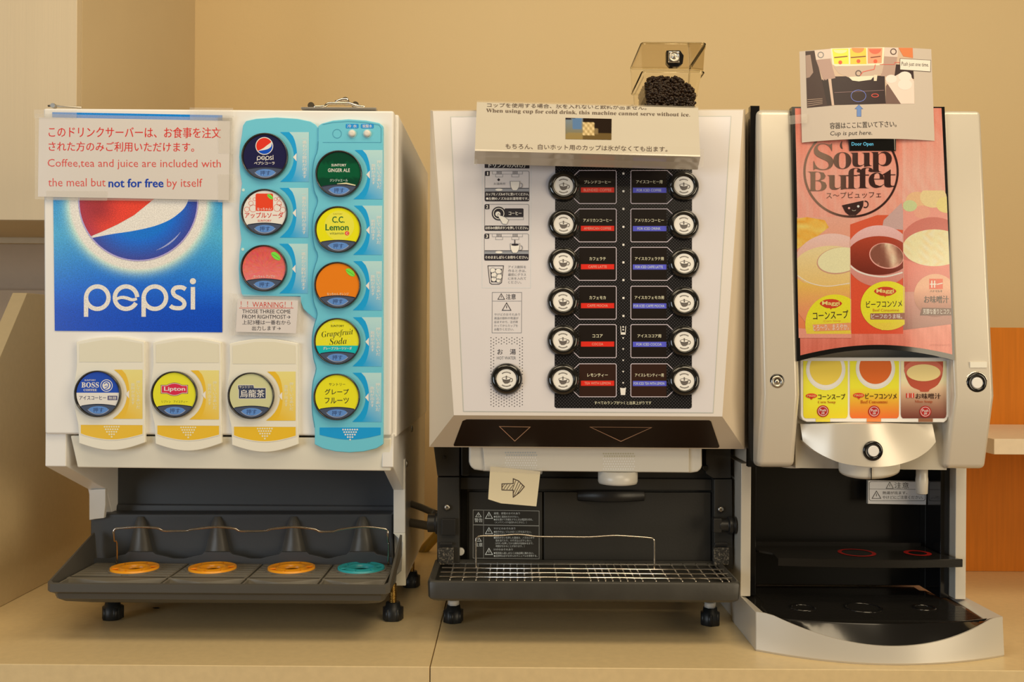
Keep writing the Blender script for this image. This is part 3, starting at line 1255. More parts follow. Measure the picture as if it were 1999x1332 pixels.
def lens(p, cx, cy):
    """the dark press window with its blue lens at the bottom of a button"""
    top = [(cx - 44 + 88 * t, cy + 26 - 5.5 * sin(pi * t)) for t in [i / 16 for i in range(17)]]
    seg = clip_circle(top + [(cx + 60, cy + 70), (cx - 60, cy + 70)], cx, cy, 42.7, 48)
    p.poly(seg, ph(72, 76, 86), l=3)
    p.line(clip_circle(top, cx, cy, 43, 30)[:0] or [q for q in top if (q[0] - cx) ** 2 + (q[1] - cy) ** 2 < 43 ** 2], 1.6, ph(40, 42, 50), l=5)
    p.poly(circ(cx, cy + 31.5, 19.5, 7.2, n=28), ph(92, 128, 172), l=4)
    p.text('押す', (cx - 10, cy + 27, cx + 10, cy + 36.5), ph(50, 62, 92), off=0.0, l=5)
    p.line(circ(cx, cy + 14, 27, 26, n=20, a0=40, a1=140), 1.2, ph(150, 150, 156), l=5)


def two_lines(*a):
    pass


def art_cola(p, cx, cy):
    base_disc(p, cx, cy, ph(32, 30, 58))
    gx, gy, r = cx - 2, cy - 21, 16.5
    p.poly(circ(gx, gy, r + 0.8, n=32), ph(236, 226, 214), l=2)
    k = r / GR
    q = [((x - GX) * k + gx, (y - GY) * k + gy) for x, y in red]
    p.poly(clip_circle(q, gx, gy, r - 0.8, 36), ph(214, 50, 34), l=3)
    q = [((x - GX) * k + gx, (y - GY) * k + gy) for x, y in blue]
    p.poly(clip_circle(q, gx, gy, r - 0.8, 36), ph(20, 72, 160), l=3)
    cola_word(p, cx - 16.5, cy + 2.5, 0.148, ph(225, 222, 224), 3)
    p.text('ペプシコーラ', (cx - 22, cy + 9.5, cx + 18, cy + 15.5), ph(236, 236, 236), off=0.025, l=3)
    lens(p, cx, cy)


def leaf(p, x, y, s, l=5):
    p.poly(smooth([(x - 6 * s, y - 4 * s), (x - 1 * s, y - 5.5 * s), (x + 5 * s, y - 1 * s), (x + 6.5 * s, y + 5 * s), (x + 1 * s, y + 5 * s), (x - 4 * s, y + 1 * s)], 3, True), ph(120, 205, 60), l)
    p.line([(x - 5 * s, y - 3 * s), (x, y), (x + 6 * s, y + 4.5 * s)], 0.7, ph(60, 150, 50), l + 1)


def art_soda(p, cx, cy):
    base_disc(p, cx, cy, ph(240, 222, 200))
    rnd = random.Random(5)
    rc = ph(214, 96, 70)
    for (x, y, r) in ((-27, -18, 4.5), (-20, -26, 3), (-23, -8, 7), (-35, -6, 5), (-30, -27, 2), (28, -18, 4.5), (21, -26, 3), (24, -9, 7), (35, -5, 5.5), (31, -14, 2), (-14, -16, 3), (27, -27, 3)):
        p.ring(cx + x, cy + y, r, 0.8, rc, l=2, n=16)
    p.poly(rrect(cx - 18, cy - 37, cx + 16, cy - 3, 3), ph(226, 66, 36), l=3)
    leaf(p, cx + 10, cy - 31, 0.9, l=4)
    p.text('なっちゃん!', (cx - 15, cy - 9.5, cx + 13, cy - 4), ph(246, 232, 214), off=0.02, l=4)
    p.text('アップルソーダ', (cx - 39, cy - 0.5, cx + 36, cy + 11), ph(206, 58, 44), off=0.015, l=4)
    p.text('SUNTORY', (cx - 14, cy + 14, cx + 13, cy + 18), ph(206, 90, 70), off=0.01, l=4)
    lens(p, cx, cy)


def art_apple(p, cx, cy):
    base_disc(p, cx, cy, lambda x, y: ph(*[max(0, min(255, q + random.gauss(0, 7))) for q in mixc((206, 84, 72), (232, 120, 105), (y - cy + 30) / 60)]))
    leaf(p, cx + 22, cy - 24, 1.45)
    p.text('なっちゃん アップル', (cx - 21, cy + 13, cx + 21, cy + 18.5), ph(240, 190, 170), off=0.01, l=4)
    lens(p, cx, cy)


def art_orange(p, cx, cy):
    base_disc(p, cx, cy, ph(240, 116, 24))
    leaf(p, cx + 24, cy - 25, 1.4)
    p.text('なっちゃん オレンジ', (cx - 21, cy + 14.5, cx + 21, cy + 20), ph(250, 200, 150), off=0.01, l=4)
    lens(p, cx, cy)


def art_ginger(p, cx, cy):
    base_disc(p, cx, cy, lambda x, y: ph(6, 78, 44) if -22 < y - cy < 8 else ph(6, 60, 36))
    p.text('SUNTORY', (cx - 15, cy - 20, cx + 14, cy - 15), ph(220, 222, 200), off=0.02, l=3)
    p.text('GINGER ALE', (cx - 22, cy - 11, cx + 21, cy - 4), ph(226, 228, 206), off=0.015, l=3)
    p.text('ジンジャエール', (cx - 18, cy + 9.5, cx + 17, cy + 15), ph(200, 214, 186), off=0.01, l=3)
    p.line([(cx - 4, cy + 19), (cx + 14, cy + 18), (cx + 32, cy + 22)], [1, 3, 2], ph(206, 190, 140), l=6)
    lens(p, cx, cy)


def art_lemon(p, cx, cy):
    base_disc(p, cx, cy, ph(240, 220, 22))
    p.poly(circ(cx + 2, cy - 8, 29, n=30), ph(244, 228, 60), l=2)
    dk = ph(40, 96, 44)
    p.text('SUNTORY', (cx - 10, cy - 32, cx + 8, cy - 29.5), ph(150, 120, 40), l=3)
    p.text('C.C.', (cx - 12, cy - 26, cx + 12, cy - 13.5), dk, off=0.03, l=3)
    p.text('Lemon', (cx - 25, cy - 11, cx + 20, cy + 1.5), dk, off=0.03, l=3)
    p.text('vitamin', (cx - 17, cy + 4.5, cx + 11, cy + 9.5), ph(110, 110, 50), off=0.005, l=3)
    p.poly(circ(cx + 17, cy + 7, 4.4, n=20), ph(222, 70, 50), l=3)
    p.text('C', (cx + 15, cy + 4.6, cx + 19, cy + 9.4), ph(250, 220, 200), off=0.03, l=4)
    lens(p, cx, cy)


def art_grapesoda(p, cx, cy):
    base_disc(p, cx, cy, ph(226, 216, 40))
    band = clip_circle([(cx - 50, cy + 8.5), (cx + 50, cy + 8.5), (cx + 50, cy + 30), (cx - 50, cy + 30)], cx, cy, 42.7, 48)
    p.poly(band, ph(24, 168, 158), l=2)
    dk = ph(60, 66, 30)
    p.text('SUNTORY', (cx - 13, cy - 32, cx + 13, cy - 28), dk, off=0.01, l=3)
    p.text(ital('Grapefruit'), (cx - 31, cy - 22, cx + 31, cy - 7.5), dk, off=-0.012, l=3, rot=-0.10)
    p.text(ital('Soda'), (cx - 16, cy - 6.5, cx + 18, cy + 6), dk, off=-0.012, l=3, rot=-0.06)
    p.text('グレープフルーツソーダ', (cx - 28, cy + 11, cx + 28, cy + 16.5), ph(220, 240, 226), off=0.025, l=3)
    rnd = random.Random(3)
    for _ in range(30):
        a, r = rnd.uniform(0, 6.28), rnd.uniform(10, 40)
        x, y = cx + r * cos(a), cy + r * sin(a)
        if y < cy + 4:
            p.poly(circ(x, y, 0.8, n=6), ph(246, 236, 120), l=2)
    lens(p, cx, cy)


def art_grape(p, cx, cy):
    base_disc(p, cx, cy, ph(238, 222, 34))
    dk = ph(56, 56, 40)
    p.text('サントリー', (cx - 16, cy - 27, cx + 16, cy - 21.5), dk, off=0.0, l=3)
    p.text('グレープ', (cx - 24, cy - 15.5, cx + 23, cy - 4), dk, off=0.012, l=3)
    p.text('フルーツ', (cx - 24, cy + 1.5, cx + 23, cy + 13), dk, off=0.012, l=3)
    lens(p, cx, cy)


def art_coffee(p, cx, cy):
    base_disc(p, cx, cy, ph(34, 70, 150))
    lower = clip_circle([(cx - 60, cy - 2), (cx + 60, cy - 2), (cx + 60, cy + 60), (cx - 60, cy + 60)], cx, cy, 42.7, 48)
    p.poly(lower, ph(232, 226, 218), l=2)
    wt = ph(240, 238, 240)
    p.text('SUNTORY', (cx - 27, cy - 28, cx - 5, cy - 25), wt, off=0.01, l=3)
    p.text(serif('BOSS'), (cx - 33, cy - 22.5, cx + 1, cy - 12), wt, off=0.01, l=3)
    p.text(serif('COFFEE'), (cx - 29, cy - 9.5, cx - 3, cy - 5), wt, off=0.01, l=3)
    p.ring(cx + 16, cy - 16, 11.3, 1.4, wt, l=3, n=24)
    p.poly(circ(cx + 16, cy - 16, 8.2, n=20), wt, l=3)
    p.line(smooth([(cx + 11, cy - 19), (cx + 16, cy - 22), (cx + 20, cy - 18), (cx + 18, cy - 12), (cx + 13, cy - 10)], 3), 1.6, ph(40, 74, 150), l=4)
    p.line([(cx + 12, cy - 14), (cx + 17, cy - 15)], 1.4, ph(40, 74, 150), l=4)
    p.text('アイスコーヒー', (cx - 37, cy + 4, cx + 15, cy + 12), ph(60, 60, 84), off=0.02, l=3)
    p.poly(rrect(cx + 18, cy + 4, cx + 37, cy + 12.5, 1), ph(76, 70, 100), l=3)
    p.text('無糖', (cx + 20, cy + 5.2, cx + 35, cy + 11.4), wt, off=0.0, l=4)
    lens(p, cx, cy)


def art_tea(p, cx, cy):
    base_disc(p, cx, cy, ph(230, 222, 44))
    x0, x1 = cx - 27, cx + 25
    sh = lambda e: [(x0 - e, cy - 18 - e)] + [(cx - 16 + 30 * t, cy - 18 - e - 4.5 * sin(pi * t)) for t in [i / 8 for i in range(9)]] + [(x1 + e, cy - 18 - e), (x1 + e, cy - 2 + e)] + \
        [(cx + 14 - 30 * t, cy - 2 + e + 4.5 * sin(pi * t)) for t in [i / 8 for i in range(9)]] + [(x0 - e, cy - 2 + e)]
    p.poly(sh(0.6), ph(120, 40, 50), l=2)
    p.poly(sh(-0.4), ph(240, 214, 200), l=3)
    p.poly(sh(-1.4), ph(206, 44, 66), l=4)
    p.text('Lipton', (cx - 21, cy - 15, cx + 20, cy - 4.5), ph(240, 220, 220), off=0.035, l=5)
    p.text('リプトン　アイスティー', (cx - 26, cy + 11.5, cx + 25, cy + 17), ph(120, 120, 40), off=0.0, l=3)
    lens(p, cx, cy)


def art_oolong(p, cx, cy):
    base_disc(p, cx, cy, ph(198, 186, 128))
    nv, wt = ph(58, 62, 78), ph(226, 222, 200)
    p.poly(rrect(cx - 27, cy - 21, cx + 5, cy - 12, 0.5), wt, l=2)
    p.poly(rrect(cx - 26, cy - 20, cx + 4, cy - 13, 0.5), nv, l=3)
    p.poly(rrect(cx - 25.5, cy - 15.5, cx + 28.5, cy + 6.5, 0.5), wt, l=2)
    p.poly(rrect(cx - 24.5, cy - 14.5, cx + 27.5, cy + 5.5, 0.5), nv, l=4)
    p.text('サントリー', (cx - 24, cy - 19, cx + 2, cy - 14.5), wt, off=0.02, l=5)
    p.text('烏龍茶', (cx - 22, cy - 11.5, cx + 25, cy + 3.5), wt, off=0.02, l=5)
    lens(p, cx, cy)


for (cx, cy), art, lb in zip(LCOL, (art_cola, art_soda, art_apple), ('dark blue cola button, top of the left column', 'cream apple soda button', 'pink red apple juice button')):
    drink_button(cx, cy, DA, pa, art, lb)
for (cx, cy), art, lb in zip(RCOL, (art_ginger, art_lemon, art_orange, art_grapesoda, art_grape),
                             ('dark green ginger ale button', 'yellow lemon drink button', 'orange juice button', 'yellow and teal grapefruit soda button', 'yellow grapefruit button')):
    drink_button(cx, cy, DB, pb, art, lb)
for k, (art, lb) in enumerate(((art_coffee, 'blue and white iced coffee button'), (art_tea, 'yellow iced tea button'), (art_oolong, 'khaki oolong tea button'))):
    drink_button(192 + SEL[k][0], 769 + SEL[k][1], D1 - 0.0072, sel_panels[k], art, lb)

# ---- laminated notice on the dispenser
ns = thing('paper_notice', 'laminated notice in red Japanese and English text taped over the blue poster', 'notice', W(260, 390, 1.452))
b = MB('clear_film')
b.prism_px([(68, 222), (453, 230), (454, 395), (68, 389)], D1 - 0.0045, D1 - 0.0039)
b.link('lamination', ns)
p = MB('laminated_print', D1 - 0.0048)
p.poly([(76, 229), (449, 236), (447, 391), (74, 384)], ph(204, 185, 161), l=0)
rd, bl = ph(206, 48, 38), ph(22, 58, 140)
rr_ = 0.018
p.text('このドリンクサーバーは、お食事を注文', (95, 248, 431, 269), rd, off=0.008, rot=0.006)
p.text('された方のみご利用いただけます。', (95, 277, 379, 296), rd, off=0.008, rot=0.006)
p.text('Coffee,tea and juice are included with', (93, 311, 431, 331), ph(206, 72, 58), off=-0.004, rot=0.004)
p.text('the meal but', (94, 348, 206, 364), ph(206, 72, 58), off=-0.004)
p.text('not for free', (212, 349, 319, 366), bl, off=0.03)
p.text('by itself', (326, 349, 395, 370), ph(206, 72, 58), off=-0.004)
p.link('notice_sheet', ns)
for (a, b_, c_, d_) in ((66, 214, 150, 232), (370, 210, 455, 236), (425, 225, 456, 300), (90, 372, 210, 392), (425, 340, 458, 396)):
    b = MB('clear_film')
    b.prism_px([(a, b_), (c_, b_ + 1), (c_ - 1, d_), (a + 1, d_ - 1)], D1 - 0.0054, D1 - 0.0051)
    b.link('clear_tape', ns)

wn = thing('warning_label', 'small laminated warning label with red heading below the three left blue-panel buttons', 'label', W(520, 655, 1.452))
b = MB('clear_film')
b.prism_px([(455, 574), (588, 580), (585, 658), (452, 654)], D1 - 0.0095, D1 - 0.009)
b.link('lamination', wn)
p = MB('laminated_print', D1 - 0.0098)
p.poly([(464, 584), (582, 587), (578, 651), (460, 648)], ph(208, 189, 168), l=0)
dk = ph(52, 46, 48)
p.text('！！WARNING！！', (470, 589, 570, 600), ph(200, 60, 40), off=-0.005, rot=0.01)
p.rect(467, 601.2, 573, 602.2, ph(200, 60, 40))
p.text('THOSE THREE COME', (473, 604.5, 567, 612), dk, off=0.0, rot=0.006)
p.text('FROM RIGHTMOST→', (473, 615, 567, 622.5), dk, off=0.0, rot=0.006)
p.text('上記3種は一番右から', (473, 625, 567, 634), dk, off=0.0, rot=0.006)
p.text('出力します→', (492, 636.5, 548, 645.5), dk, off=0.0)
p.link('label_sheet', wn)
b = MB('clear_film')
b.prism_px([(448, 572), (462, 573), (459, 656), (446, 655)], D1 - 0.0105, D1 - 0.0102)
b.link('clear_tape', wn)

# hoses between the dispensers
for pts, r, mt, nm, lb, ct_ in (
        ([(803, 984, 1.725), (825, 992, 1.70), (850, 1003, 1.66)], 0.006, 'hose_grey', 'water_hose', 'upper grey water hose between the drink dispenser and the coffee machine', 'hose'),
        ([(801, 1021, 1.71), (820, 1024, 1.69), (852, 1030, 1.655)], 0.0075, 'hose_grey', 'water_hose', 'lower dark water hose running into the black valve of the coffee machine', 'hose'),
        ([(800, 1108, 2.1), (818, 1085, 2.1), (838, 1062, 2.1), (858, 1040, 2.1)], 0.010, 'cable_yellow', 'power_cable', 'yellow cable against the wall between the two left machines', 'cable')):
    b = MB(mt)
    b.tube([W(*q) for q in smooth(pts, 5)], r, n=12)
    tag(b.link(nm), lb, ct_, 'hoses between the machines' if nm == 'water_hose' else None)
# ================================================================ coffee machine (middle)
cm = thing('coffee_machine', 'silver and black coffee machine with twelve round buttons in the middle', 'coffee machine', (0.115, 1.66, 0))
D2, D2F0, D2F1 = 1.497, 1.493, 1.440


def vv(px, py):
    return (py - 666.0) - ROLL * (px - 999.5)


_v0, _v1 = vv(1148, 217), vv(1148, 812)


def dface(px, py):
    t = (vv(px, py) - _v0) / (_v1 - _v0)
    return 1.0 / (1 / D2F0 + (1 / D2F1 - 1 / D2F0) * t)


b = MB('face_silver')
R = [W(840, 215, D2), W(1455, 213, D2), W(1453.5, 877, D2), W(838, 873, D2)]
FQ = [(845, 217), (1451, 215), (1410, 813.5), (886, 811)]
Fw = [W(x, y, dface(x, y)) for x, y in FQ]
b.add(Fw, [(0, 1, 2, 3)])
b.link('front_face', cm)
b = MB('bezel_tan')
Bk = [(p[0], D2 + 0.02, p[2]) for p in R]
e = [(p[0], p[1] + 0.0002, p[2]) for p in Fw]
b.add(R + e + Bk, [(0, 3, 7, 4), (1, 5, 6, 2), (3, 2, 6, 7), (0, 4, 5, 1), (0, 8, 11, 3), (1, 2, 10, 9), (3, 11, 10, 2), (0, 1, 9, 8)])
b.link('bezel', cm)
b = MB('body_black')
x0, x1 = R[0][0], R[1][0]
b.box(x0 + 0.003, x1 - 0.001, D2 + 0.0205, 1.90, 0.287, R[0][2] - 0.003)
b.link('upper_housing', cm, bevel=0.002)


def plane4(px, py, top, bot):
    pass


# glossy plate with thin edge, set on the front face
pl = MB('plate_white', lambda x, y: dface(x, y), step=0.0002)
pl.poly([(880, 228), (1427, 227), (1392, 806), (905, 803)], None, l=2)
plate = pl.link('cover_plate', cm)
g = MB('printed_glossy', lambda x, y: dface(x, y), step=0.0002)
g.line([(880, 228), (1427, 227), (1392, 806), (905, 803)], 1.2, ph(180, 172, 150), l=3, closed=True)
K, GR_, LG = ph(44, 38, 40), ph(120, 114, 108), ph(206, 200, 190)
WHT = ph(236, 230, 220)
# instruction column
g.poly([(946, 316), (1033.5, 317), (1033.5, 329), (946, 328)], K, l=3)
g.text('ドリンクの入れ方', (954, 317, 1026, 327.5), WHT, off=0.03, l=4)
for k, (y0, y1, yb) in enumerate(((334, 393, 374), (399, 450.5, 440.5), (456.5, 508.5, 496))):
    dx = -k * 0.5
    g.line(rrect(946.5 + dx, y0, 1033 + dx, y1, 3), 1.0, GR_, l=3, closed=True)
    g.poly(rrect(946.5 + dx, yb, 1033 + dx, y1, 2), K, l=4)
    g.poly(rrect(947 + dx, y0, 956 + dx, y0 + 9.5, 1.5), K, l=4)
    g.text(str(k + 1), ((951 if k == 0 else 949.5) + dx, y0 + 1.5, (953 if k == 0 else 953.5) + dx, y0 + 8), WHT, off=0.03, l=5)
    if k != 1:
        yt = y0 + 1
        g.line([(961, yt), (961, yt + 5), (1020, yt + 5), (1020, yt)], 0.7, GR_, l=3)
        for xx in (974.5, 1006):
            g.line([(xx - 7, yt + 5.5), (xx - 7, yt + 10.5), (xx + 7, yt + 10.5), (xx + 7, yt + 5.5)], 0.7, GR_, l=3)
            for i in range(4):
                for j in range(3):
                    g.rect(xx - 5 + i * 2.7, yt - 0.2 + j * 2, xx - 3.6 + i * 2.7, yt + 1.1 + j * 2, K, l=4)
        ys = yb - 7
        g.rect(947 + dx, ys, 1032.5 + dx, yb + 0.5, ph(140, 134, 128), l=3)
        g.rect(947 + dx, ys, 1032.5 + dx, ys + 1.2, K, l=4)
        g.poly(circ(974, ys + 3.5, 7, 2.4, n=18), WHT, l=5)
        cup = [(996, ys - 13), (1015, ys - 13), (1013.5, ys - 2), (1009, ys + 5), (1001, ys + 5), (997, ys - 2)]
        if k == 0:
            cup = [(x, y - 0) for x, y in cup]
        g.poly(cup, ph(222, 216, 206), l=5)
        g.line(cup, 0.9, GR_, l=6, closed=True)
        g.line(circ(1016, ys - 5, 4, 4.5, n=12, a0=-80, a1=110), 1.1, GR_, l=6)
        if k == 2:
            g.line([(1005, yt + 11), (1005, ys - 10)], 1.6, K, l=6)
            g.poly(circ(1005.5, ys - 11, 7.5, 2, n=16), K, l=6)
        else:
            g.poly([(973.5, 348), (976.5, 351), (973.5, 354), (970.5, 351)], K, l=4)
            g.text('お湯専用', (964, 356.5, 986, 361), GR_, l=4)
g.text('カップをノズルの下に置いてください。', (948.5, 376.5, 1032, 382), WHT, off=0.03, l=5)
g.text('●左側のノズルはお湯専用です。', (949, 385, 1032, 390.5), WHT, off=0.03, l=5)
g.text('お好みの飲料ボタンを押してください。', (947.5, 442, 1031, 448), WHT, off=0.03, l=5)
g.text('そのまましばらくお待ちください。', (947, 499.5, 1031, 505.5), WHT, off=0.03, l=5)
g.poly(circ(973.5, 417, 13.5, n=30), K, l=4)
g.ring(973.5, 417, 10.3, 1.3, WHT, l=5)
g.poly(circ(972, 418, 5, n=16), ph(226, 220, 208), l=5)
g.poly(rrect(985, 407, 1022, 424, 2), K, l=3)
g.text('コーヒー', (993, 413, 1018, 420), WHT, off=0.03, l=5)
g.line([(985, 424), (1022, 424), (1022, 429), (988, 429)], 0.8, GR_, l=3)
g.poly([(973, 417), (977, 421), (986, 424), (993, 430), (989, 438), (981, 437), (977, 430), (971, 420)], ph(226, 218, 202), l=6)
g.line([(973, 417), (977, 421), (986, 424), (993, 430), (989, 438), (981, 437), (977, 430), (971, 420)], 0.7, GR_, l=7, closed=True)
g.line([(942, 325), (941, 562), (1036, 562), (1037, 325)], 0.8, ph(200, 194, 182), l=3)
gl = [(952.5, 519), (983, 519), (979, 552), (974, 555), (960, 555), (956, 552)]
g.line(gl, 1.2, K, l=4, closed=True)
g.poly([(957, 525), (980, 525), (977, 551), (959, 551)], K, l=4)
for (x, y, r) in ((962, 528, 5), (973, 530, 6), (965, 537, 6), (974, 540, 6), (964, 545, 5), (973, 548, 4)):
    g.poly(circ(x, y, r, n=12), ph(226, 222, 214), l=5)
    g.ring(x, y, r, 0.6, GR_, l=6, n=12)
for i, s in enumerate(('アイス飲料を', '作るときは、', '最初にグラス', 'に氷を入れて', 'ください。')):
    g.text(s, (992, 518.5 + i * 7.5, 1027 if i < 4 else 1018, 524 + i * 7.5), GR_, off=-0.005, l=4)
# caution box
g.line([(961, 571), (1018.5, 571), (1018, 650), (960.5, 650)], 0.9, GR_, l=3, closed=True)
g.line([(961, 588), (1018, 588)], 0.8, GR_, l=3)


def tri(p, cx, y0, y1, w, col, t=1.0, l=4):
    p.line([(cx, y0), (cx + w / 2, y1), (cx - w / 2, y1)], t, col, l, closed=True)
    p.line([(cx, y0 + (y1 - y0) * 0.35), (cx, y0 + (y1 - y0) * 0.72)], t, col, l)


tri(g, 978.5, 573.5, 584.5, 13, K, 1.0)
g.text('注意', (987.5, 574, 1007, 584.5), K, off=-0.01, l=4)
tri(g, 989, 591.5, 606, 17, K, 1.2)
for i, (s, w) in enumerate((('やけどのおそれあり', 50), ('高温の飲料や熱湯が', 47), ('出ますので、注ぎ終', 46), ('わってからカップを', 46), ('お取りください。', 38))):
    g.text(s, (965, 611.5 + i * 7.3, 965 + w, 616.5 + i * 7.3), GR_, off=-0.005, l=4)
# dotted hot-water field
DOT = ph(92, 84, 78)
for j in range(23):
    yy = 660.5 + j * 5.95
    for i in range(13):
        xx = 958.5 + i * 5.1
        y2 = yy + (3 if i % 2 else 0) - 1
        if 674 < y2 < 706 and 965 < xx < 1012:
            continue
        if (xx - 989) ** 2 + (y2 - 740) ** 2 < 31 ** 2:
            continue
        if 706 <= y2 < 716 and 966 < xx < 1012:
            continue
        g.fan(circ(xx, y2, 1.15, n=6), xx, y2, DOT, l=3)
g.text('お　湯', (971, 681.5, 1007, 692.5), K, off=-0.01, l=4)
g.text('HOT WATER', (970, 696, 1007, 702), GR_, off=-0.005, l=4)
g.link('instruction_print', plate)

# black button field
bp_ = MB('dotted_black', lambda x, y: dface(x, y), step=0.0002)
bp_.poly([(1084, 318), (1351, 319), (1350.5, 795), (1347, 798), (1086, 797), (1082.5, 794)], None, l=4)
field = bp_.link('button_field', cm)
c2 = MB('printed_glossy', lambda x, y: dface(x, y), step=0.0002)
LN = ph(200, 178, 170)
YT = ph(226, 204, 160)
CARD = ph(28, 21, 17)
CARD2 = ph(48, 28, 20)
CY = [333, 408, 483, 559, 634, 710.5]
LJ = ['ブレンドコーヒー', 'アメリカンコーヒー', 'カフェラテ', 'カフェモカ', 'ココア', 'レモンティー']
LE = ['BLENDED COFFEE', 'AMERICAN COFFEE', 'CAFFE LATTE', 'CAFFE MOCHA', 'COCOA', 'TEA WITH LEMON']
LW = [(26, 27), (28, 26.5), (16, 18), (16, 20), (10, 11), (20, 25.5)]
RJ = ['アイスコーヒー用', 'アメリカンコーヒー', 'アイスカフェラテ用', 'アイスカフェモカ用', 'アイスココア用', 'アイスレモンティー用']
RE = ['FOR ICED COFFEE', 'FOR ICED DRINK', 'FOR ICED CAFFE LATTE', 'FOR ICED CAFFE MOCHA', 'FOR ICED COCOA', 'FOR ICED TEA WITH LEMON']
RW = [(25.5, 24), (28.5, 22.5), (28, 27), (28.5, 30), (23, 24.5), (28, 30)]
RED, BLU = ph(208, 42, 28), ph(84, 82, 168)
for k, y in enumerate(CY):
    c_ = CARD2 if k == 5 else CARD
    h = 64.5
    poly = [(1131, y), (1203, y), (1203, y + h), (1131, y + h), (1121, y + h - 9), (1121, y + 9)]
    c2.poly(rrect(1131, y + 0.5, 1203, y + h - 0.5, 1), c_, l=5)
    c2.line([(1120.5, y + 10), (1131, y), (1201, y), (1203, y + 2), (1203, y + h - 2), (1201, y + h), (1131, y + h), (1120.5, y + h - 10)], 1.3, LN, l=6)
    c2.poly(rrect(1231.5, y + 0.5, 1301, y + h - 0.5, 1), c_, l=5)
    c2.line([(1313, y + 10), (1302.5, y), (1233.5, y), (1231.5, y + 2), (1231.5, y + h - 2), (1233.5, y + h), (1302.5, y + h), (1313, y + h - 10)], 1.3, LN, l=6)
    c2.rect(1134, y + 33, 1199, y + 43, RED, l=6)
    c2.rect(1235.5, y + 33.5, 1301, y + 43.5, BLU, l=6)
    c2.text(LJ[k], (1166.5 - LW[k][0], y + 19, 1166.5 + LW[k][0], y + 25.5), YT, off=0.012, l=7)
    c2.text(LE[k], (1166.5 - LW[k][1], y + 35.5, 1166.5 + LW[k][1], y + 40.5), ph(226, 150, 120), off=0.0, l=7)
    c2.text(RJ[k], (1267.5 - RW[k][0], y + 19, 1267.5 + RW[k][0], y + 25.5), YT, off=0.012, l=7)
    c2.text(RE[k], (1267 - RW[k][1], y + 36, 1267 + RW[k][1], y + 41), ph(200, 200, 226), off=0.0, l=7)
for y in (339, 373.5, 408, 443, 478, 512.5, 547, 582, 617):
    c2.poly(rrect(1215, y - 2, 1219, y + 2, 0.6), ph(240, 228, 220), l=6)
for y in (660.5, 682, 704, 726, 748):
    c2.poly([(1214.5, y - 1.6), (1218.5, y - 1.6), (1216.5, y + 2)], ph(230, 220, 214), l=6)
c2.line([(1211.5, 637), (1212.5, 653), (1220.5, 653), (1221.5, 637)], 1.2, ph(226, 214, 200), l=6)
c2.poly(rrect(1213, 649, 1220, 653, 1), ph(226, 214, 200), l=6)
for y in (638.5, 644):
    c2.poly(circ(1216.5, y, 1.7, n=8), ph(240, 230, 220), l=6)
c2.poly([(1210.5, 757), (1214, 758), (1219, 758), (1222, 756.5), (1220.5, 771.5), (1212, 771.5)], ph(222, 210, 190), l=6)
c2.text('すべてのランプがつくと出来上がりです', (1160.5, 783.5, 1271.5, 790), YT, off=0.006, l=7)
c2.link('button_legends', field)

# push buttons
TILT = -math.atan((D2F0 - D2F1) / abs(Fw[0][2] - Fw[3][2]))
LB = [(1100, 364), (1100, 438.5), (1099.5, 513), (1099, 589), (1099, 665), (1099, 741.5)]
RB = [(1334, 364), (1334, 439), (1335, 514.5), (1335, 590.6), (1335, 667), (1335, 743)]


def brew_button(cx, cy):
    d = dface(cx, cy)
    c = W(cx, cy, d - 0.0008)
    s = d / F
    b = MB('knob_black')
    b.lathe(c, [(30.5 * s, 0.003), (30.5 * s, -0.001), (29 * s, -0.0045), (25.5 * s, -0.0072), (21.5 * s, -0.0078), (20 * s, -0.0070), (19.4 * s, -0.0045)], n=56)
    o = b.link('brew_button', cm, origin=c)
    cap = MB('printed_ink', lambda x, y: d - 0.0060, step=0.0002)
    cap.fan(circ(cx, cy, 19.3, n=40), cx, cy, ph(238, 224, 194), l=0)
    dk = ph(96, 84, 72)
    cap.poly([(cx - 8, cy - 1), (cx + 8, cy - 1), (cx + 6.5, cy + 6), (cx + 2, cy + 8.5), (cx - 3, cy + 8.5), (cx - 6.5, cy + 5)], dk, l=1)
    cap.poly(circ(cx, cy - 1.5, 8, 2.8, n=18), ph(226, 210, 182), l=2)
    cap.ring(cx, cy - 1.5, 8, 0.8, dk, l=3, ry=2.8, n=18)
    cap.line(circ(cx + 9, cy + 1.5, 2.8, 3.2, n=10, a0=-110, a1=120), 1.2, dk, l=2)
    cap.poly(circ(cx, cy - 5, 1.3, 2, n=8), dk, l=4)
    cap.poly(circ(cx, cy - 1.6, 1.3, 1.6, n=8), dk, l=4)
    for q in range(7):
        for sgn in (-1, 1):
            a = radians(-90 * -sgn + (q - 3) * 11)
            x, y = cx + 13.6 * cos(a), cy - 13.6 * sin(a)
            cap.line([(x - 0.9 * sin(a), y - 0.9 * cos(a)), (x + 0.9 * sin(a), y + 0.9 * cos(a))], 2.0, dk, l=2)
    k = cap.link('button_face', o, origin=(c[0], c[1], c[2]))
    o.rotation_euler = (TILT, 0, 0)
    return o, k


proto, face = brew_button(*LB[0])
proto['label'] = 'round black button with cream cup emblem'
for (cx, cy) in LB[1:] + RB + [(989, 740)]:
    c = W(cx, cy, dface(cx, cy) - 0.0008)
    o = proto.copy()
    ROOT.objects.link(o)
    o.parent = cm
    o.location = Vector(c) - Vector(cm['_w'])
    k = face.copy()
    ROOT.objects.link(k)
    k.parent = o

